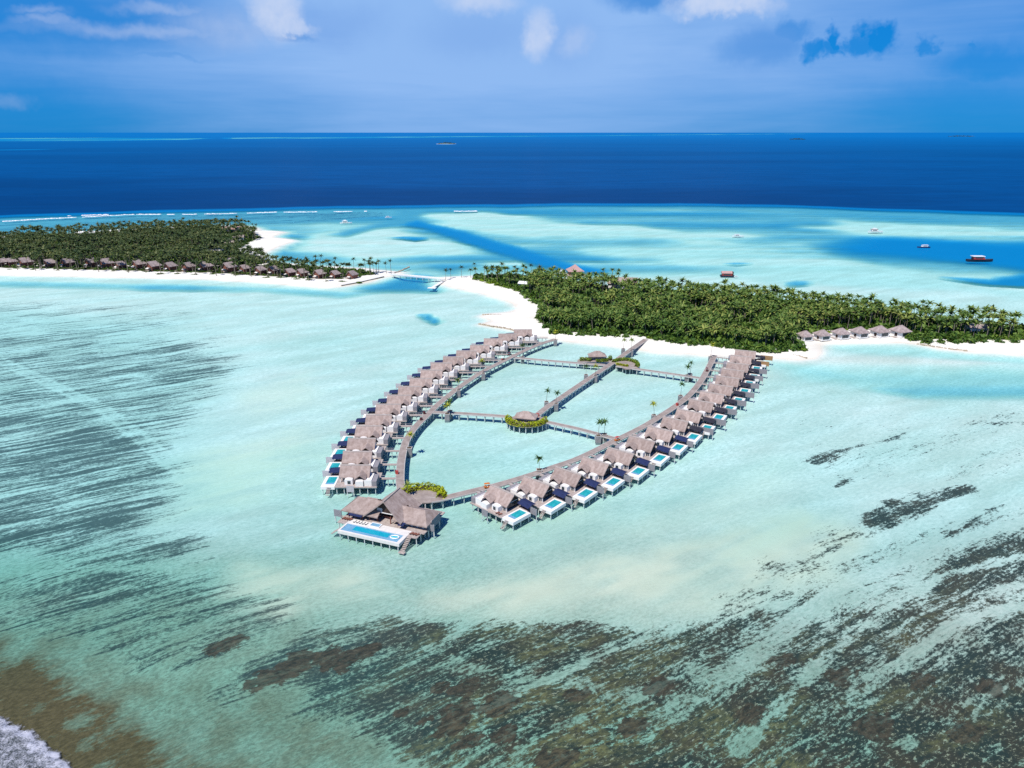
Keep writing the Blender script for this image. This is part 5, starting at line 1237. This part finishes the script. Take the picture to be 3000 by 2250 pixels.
for j, i in enumerate(near):
    palm((rx[i], ry[i], land_z(rx[i:i + 1], ry[i:i + 1])[0] - .1), g.uniform(5.5, 11.0), g.uniform(3.9, 5.2), 'coconut palm in the dense grove along the front of the right island', 'palms of the right island grove', 'palm', int(j))
def palm_mass(name, X_, Y_, label, mname, smin, smax):
    n = len(X_); H_ = palm_h(X_, Y_); Z_ = land_z(X_, Y_)
    V1, F1 = batch(LOWC, X_, Y_, Z_ + H_, g.uniform(0, 6.28, n), g.uniform(smin, smax, n), g.uniform(.85, 1.15, n), g.integers(0, 6, n))
    V2, F2_ = batch([(LOWT[0], LOWT[1])], X_, Y_, Z_ - .2, g.uniform(0, 6.28, n), np.ones(n), H_ / 10, np.zeros(n, int))
    me_ = np_mesh(name, np.concatenate([V1, V2]), np.concatenate([F1, F2_ + len(V1)]), mname)
    me_.materials.append(M['trunk']); mi = np.zeros(len(F1) + len(F2_), np.int32); mi[len(F1):] = 1; me_.polygons.foreach_set('material_index', mi)
    return tag(link(name, me_), label, 'palm forest', kind='stuff')
palm_mass('palm_forest', rx[rest], ry[rest], 'dense coconut palm canopy covering the right island', 'palm', 1.05, 1.4)
palm_mass('palm_forest', lx, ly, 'dense dark coconut palm canopy covering the left island', 'palm_far', 1.1, 1.5)
# undergrowth and bushes
BUSH = [leaf_cloud(blob_points(70, 2.0, 2.0, 1.7, 200 + i), 0.62, .5, 300 + i) for i in range(5)]
def under(poly, sp, seed, label, mname='bush', s0=.8, s1=1.5, zmul=1.0):
    x, y = scatter(poly, sp, seed); k_ = keep(x, y); x, y = x[k_], y[k_]; n = len(x); s_ = g.uniform(s0, s1, n)
    V, F_ = batch(BUSH, x, y, land_z(x, y) + .3, g.uniform(0, 6.28, n), s_, s_ * g.uniform(.8, 1.3, n) * zmul, g.integers(0, 5, n))
    return tag(link('undergrowth', np_mesh('undergrowth', V, F_, mname)), label, 'undergrowth', kind='stuff')
under(RIGHT_WOOD, 4.0, 31, 'thick green undergrowth beneath the right island palms', s0=1.5, s1=3.2)
under(LEFT_WOOD, 7.0, 32, 'dark undergrowth beneath the left island palms', s0=1.4, s1=2.8)
under(LEFT_SHRUB, 4.0, 34, 'green scrub round the brown beach villas', s0=.5, s1=1.05)
under(LEFT_SPIT, 4.2, 33, 'low green scrub on the tip of the left island', s0=.7, s1=1.4)
BUSH_ME = [np_mesh('shrub', *leaf_cloud(blob_points(160, 2.2, 2.0, 1.9, 400 + i), 0.55, .5, 500 + i), 'bush') for i in range(4)]
BUSHL_ME = [np_mesh('shrub', *leaf_cloud(blob_points(160, 2.2, 2.0, 1.7, 450 + i), 0.55, .5, 550 + i), 'hedge') for i in range(3)]
edge = [(1600, 962), (1625, 976), (1660, 978), (1700, 983), (1735, 984), (1770, 986), (1805, 987), (1835, 989), (1925, 997), (1960, 1001), (1995, 1006), (2030, 1010), (2065, 1013), (2100, 1017), (2135, 1021), (2165, 1024), (2195, 1027), (2225, 1030), (2255, 1031), (2290, 1030), (2320, 1027), (2340, 1024), (1586, 940), (1592, 918), (1572, 890), (1550, 874), (1640, 975), (1715, 981), (1790, 984), (1945, 996), (2015, 1004), (2120, 1016), (2210, 1024), (2680, 995), (2720, 1003), (2760, 1005), (2800, 1005), (2840, 1004), (2880, 1004), (2930, 1005), (2975, 1006), (2700, 990), (2780, 996), (2900, 996)]
for i, (u, v) in enumerate(edge):
    p = un(u, v, 1.0); o = link('shrub', BUSH_ME[i % 4]); f_ = random.uniform(1.5, 2.7); o.location = (p.x, p.y + 1.5, .9); o.scale = (f_ * 1.2, f_, f_); o.rotation_euler.z = random.uniform(0, 6)
    tag(o, 'leafy green shrub at the beach edge of the right island palms', 'shrub', 'shrubs along the right island beach')
for i, (u, v) in enumerate([(1905, 990), (2352, 1023), (2425, 972), (2470, 966), (2530, 964), (2585, 962)]):
    p = un(u, v + 3, 1.0); o = link('shrub', BUSHL_ME[i % 3]); f_ = 1.3; o.location = (p.x, p.y, .9); o.scale = (f_ * 1.5, f_, f_)
    tag(o, ['bright green shrub beside the foot of the middle jetty ramp', 'bright green shrub on the sand tip before the shore villas', 'lime shrub between the first and second shore villas', 'lime shrub between the second and third shore villas', 'lime shrub between the third and fourth shore villas', 'lime shrub between the fourth and fifth shore villas'][i], 'shrub')
for i, (u, v) in enumerate([(1395, 820), (1415, 824), (1440, 830), (1465, 837), (1490, 843), (1430, 822), (1470, 830), (1510, 845), (1535, 856), (1560, 866), (1500, 834), (1550, 850), (1575, 878)]):
    p = un(u, v, 1.0); o = link('shrub', BUSHL_ME[i % 3] if i < 6 else BUSH_ME[i % 4]); f_ = random.uniform(1.5, 2.4); o.location = (p.x, p.y, .7); o.scale = (f_ * 1.6, f_ * 1.2, f_ * .9)
    tag(o, 'rounded shrub in the scrub on the sandy neck of the right island', 'shrub', 'shrubs on the sandy neck of the right island')
for i, (u, v) in enumerate(BV):
    p = un(u + 24, v + 4, 1.0); o = link('shrub', BUSH_ME[i % 4]); f_ = random.uniform(.9, 1.4); o.location = (p.x, p.y, .6); o.scale = (f_ * 2.0, f_, f_ * .8)
    n_ = len(BV) - 1 - i
    tag(o, 'low green shrub beside the beach villa %s the footbridge' % ('nearest' if n_ == 0 else ORD[n_] + ' from'), 'shrub', 'shrubs between the beach villas')
for i, (u, v) in enumerate([(1372, 829), (1398, 834), (1426, 838), (1446, 845), (1467, 848), (1533, 866), (1548, 871), (1508, 856), (1568, 894), (1572, 906)]):
    p = un(u, v, 1.0); o = link('shrub', BUSH_ME[i % 4]); f_ = random.uniform(.45, .8); o.location = (p.x, p.y, .5); o.scale = (f_ * 1.9, f_, f_ * .55)
    tag(o, 'low tuft of beach scrub on the curved white sand, %s from the bridge' % ORD[sorted([1372, 1398, 1426, 1446, 1467, 1533, 1548, 1508, 1568, 1572]).index(u)], 'shrub', 'scrub tufts on the curved beach')
# loose palms on the sandy points
def loose(lst, label, group, hmin=8, hmax=12, mk='palm_far'):
    rank = {id(q): n_ for n_, q in enumerate(sorted(lst))}
    for i, q_ in enumerate(lst):
        u, v, top = q_; nth = 'leftmost' if rank[id(q_)] == 0 else ORD[rank[id(q_)]] + ' from the left'
        p = un(u, v, 1.0); h = (v - top) / ppm(u, v, 1.0) / .97
        palm((p.x, p.y, .8), max(5.0, h - 1.2), random.uniform(3.0, 3.8), label + ', ' + nth, group, mk, 60 + i + len(group))
loose([(1306, 820, 790), (1321, 815, 787), (1352, 812, 780), (1378, 812, 788), (1395, 806, 771)], 'slender palm on bare sand at the bridge end', 'palms at the bridge end')
loose([(1420, 826, 782), (1428, 820, 780), (1441, 826, 778), (1455, 826, 779), (1461, 822, 786), (1470, 818, 772), (1489, 822, 783), (1512, 824, 780), (1519, 830, 785), (1542, 822, 781), (1558, 812, 775), (1577, 830, 792), (1587, 828, 781), (1484, 834, 800), (1505, 840, 802)], 'tall palm standing out of the scrub on the sandy neck', 'palms on the sandy neck')
loose([(812, 778, 752), (830, 780, 757), (845, 782, 760), (860, 785, 763), (885, 790, 760), (905, 792, 755), (925, 790, 750), (940, 788, 748), (980, 792, 755), (982, 796, 766), (1037, 790, 757), (1072, 796, 760), (1085, 792, 756), (1095, 798, 766), (1110, 798, 763), (1132, 800, 768), (1146, 800, 762)], 'palm on the narrow point behind the beach villas', 'palms on the left island point', mk='palm_far')
loose([(52, 792, 752), (105, 794, 756), (172, 794, 757), (228, 795, 752), (290, 798, 757), (332, 796, 760), (376, 800, 758), (428, 800, 762), (472, 804, 765), (520, 804, 768), (574, 806, 762), (634, 808, 764), (690, 810, 770), (736, 812, 772), (822, 816, 782), (905, 824, 788), (955, 826, 792), (118, 786, 748), (345, 790, 752), (640, 796, 756)], 'palm leaning among the brown beach villas', 'palms among the beach villas')
loose([(686, 668, 646), (708, 666, 644), (722, 668, 648), (742, 672, 655), (752, 676, 657), (640, 664, 643), (690, 672, 650)], 'palm against the water at the far corner of the left island', 'palms at the far corner of the left island')
loose([(1770, 840, 788), (1795, 842, 787), (1812, 846, 790), (1830, 848, 812), (1764, 842, 800), (1815, 850, 800)], 'palm in the clump beside the long thatched hall', 'palms beside the thatched hall', mk='palm')

# ------------------------------------------------------------------ surf and far islets
M['foam'] = simple('sea_foam', (0.70, 0.70, 0.74), 0.9, 0.2, 0.9, 0.1, (0.85, 0.85, 0.88), 0.8, 2.0)
m, t, o = mat('foam_wash')
pb = t.new('ShaderNodeBsdfPrincipled'); pb.inputs['Roughness'].default_value = 0.8; pb.inputs['Specular IOR Level'].default_value = 0.2
P = t.new('ShaderNodeNewGeometry').outputs['Position']; fv_ = t.vm('MULTIPLY', P, (1, 1, 0))
vo = t.new('ShaderNodeTexVoronoi', feature='DISTANCE_TO_EDGE'); t.put(vo.inputs['Vector'], t.vm('ADD', fv_, t.vm('MULTIPLY', t.noise(fv_, 0.9, 3.0, col=True), (1.6, 1.6, 0)))); vo.inputs['Scale'].default_value = 1.5
lace = t.rng(vo.outputs[0], 0.0, 0.16, 1.0, 0.0); fn_ = t.noise(fv_, 0.55, 5.0, 0.75); fd = t.attr('inside')
edge_ = t.m('MULTIPLY', t.rng(fd, -0.6, 0.3, 0.0, 1.0, True), t.rng(fd, 0.3, 3.0, 1.0, 0.0))
wh = t.m('ADD', t.m('MULTIPLY', lace, 0.45), t.rng(fn_, 0.42, 0.68, 0.0, 0.7)); wh = t.m('ADD', wh, t.m('MULTIPLY', edge_, 0.6), clamp=True)
t.put(pb.inputs['Base Color'], t.mix(wh, C4((0.060, 0.080, 0.095)), C4((0.46, 0.475, 0.54))))
tb = t.new('ShaderNodeBsdfTransparent'); mx = t.new('ShaderNodeMixShader')
t.put(mx.inputs[0], t.m('MULTIPLY', t.rng(t.m('ADD', fd, t.m('MULTIPLY', t.m('SUBTRACT', fn_, 0.5), 4.0)), -0.7, 0.2), t.m('ADD', 0.55, t.m('MULTIPLY', wh, 0.45))))
t.l.new(tb.outputs[0], mx.inputs[1]); t.l.new(pb.outputs[0], mx.inputs[2]); t.l.new(mx.outputs[0], o.inputs[0]); M['wash'] = m
def surf_line(pts, w, seed, gap=.35):
    g_ = random.Random(seed); line = resample([Vector(un(u, v, 0)) for u, v in pts], 4.0); mb = MB(); i = 0
    while i < len(line) - 2:
        if g_.random() < gap: i += g_.randint(1, 4); continue
        n = g_.randint(2, 7); seg = line[i:i + n]
        for a, b in zip(seg, seg[1:]):
            ww = w * g_.uniform(.5, 1.3); hh = g_.uniform(.3, .9); t_ = (b - a); nr = Vector((-t_.y, t_.x, 0)).normalized(); j = nr * g_.uniform(-2, 2)
            mb.add([a + j - nr * ww, b + j - nr * ww, b + j + nr * ww, a + j + nr * ww, a + j + Vector((0, 0, hh)), b + j + Vector((0, 0, hh))], [(0, 1, 5, 4), (4, 5, 2, 3), (0, 4, 3), (1, 2, 5)])
        i += n - 1
    return mb
mb = surf_line([(7, 649), (150, 640), (280, 634), (393, 628)], 3.6, 3, .06)
for args in (([(393, 628), (560, 628), (700, 625), (800, 622), (1075, 619)], 3.4, 4, .5), ([(200, 632), (420, 626)], 4, 6, .7), ([(1330, 619), (1400, 618)], 5, 5, .6)):
    b_ = surf_line(*args); mb.add(b_.v, b_.f)
sf = mb.build('surf', 'foam', smooth=True); tag(sf, 'white breakers along the outer reef edge', 'surf', kind='stuff')
# breaking wave in the near corner
Xc, Yc = np.meshgrid(np.arange(-170, -92, .45), np.arange(95, 140, .45)); sh = Xc.shape
ed = sdf(Xc.ravel(), Yc.ravel(), wpoly([(-900, 2090), (-200, 2080), (0, 2105), (90, 2150), (160, 2210), (210, 2260), (260, 2400), (200, 2900), (-900, 2900)])) + (fbm(Xc.ravel() / 2.2, Yc.ravel() / 2.2, 121, 4) - .5) * 1.6
Zc = np.where(ed > 0, .25 + .75 * np.clip(ed / 2.5, 0, 1) * np.exp(-np.clip(ed, 0, 99) / 14) + (fbm(Xc.ravel() / 1.1, Yc.ravel() / 1.1, 122, 5) - .5) * 1.1, .02); Zc = np.maximum(Zc, .02)
idx = np.arange(sh[0] * sh[1]).reshape(sh); Fq = np.stack([idx[:-1, :-1], idx[:-1, 1:], idx[1:, 1:], idx[1:, :-1]], -1).reshape(-1, 4)
ok = (ed[Fq] > -1.2).any(1); Fq = Fq[ok]
wv_ = link('breaking_wave', np_mesh('breaking_wave', np.stack([Xc.ravel(), Yc.ravel(), Zc], 1), Fq, 'wash'), smooth=True); set_attr(wv_.data, 'inside', ed); tag(wv_, 'foaming white wave breaking in the near left corner', 'wave', kind='stuff')
# islets on the horizon
def islet(u, v, L_, W_, h, label, sandy=True):
    p = un(u, v, 0); root = empty('islet', (p.x, p.y, 0)); g_ = random.Random(int(u))
    if sandy: MB().prism(disc(0, 0, L_ * .62, W_ * .6, 0, 6.0, 14), 'z', -1, 2.0).build('sand', 'white', root)
    n = 26; V = []; F_ = []
    pts = np.array([(g_.uniform(-.5, .5) * L_, g_.uniform(-.5, .5) * W_, g_.uniform(.1, 1) * h * (1 - .0)) for _ in range(260)]); pts[:, 2] *= 1 - np.abs(pts[:, 0] / L_) * 1.2
    V, F_ = leaf_cloud(pts, h * .25, .4, int(u)); link('trees', np_mesh('trees', V, F_, 'palm_far'), root)
    tag(root, label, 'islet')
islet(1308, 422.0, 190, 80, 22, 'small green islet with a sandy rim on the open sea')
islet(2335, 409, 260, 120, 26, 'dark low islet near the horizon right of centre', False)
islet(2815, 400.5, 700, 300, 40, 'long dark low islet near the horizon at far right', False)
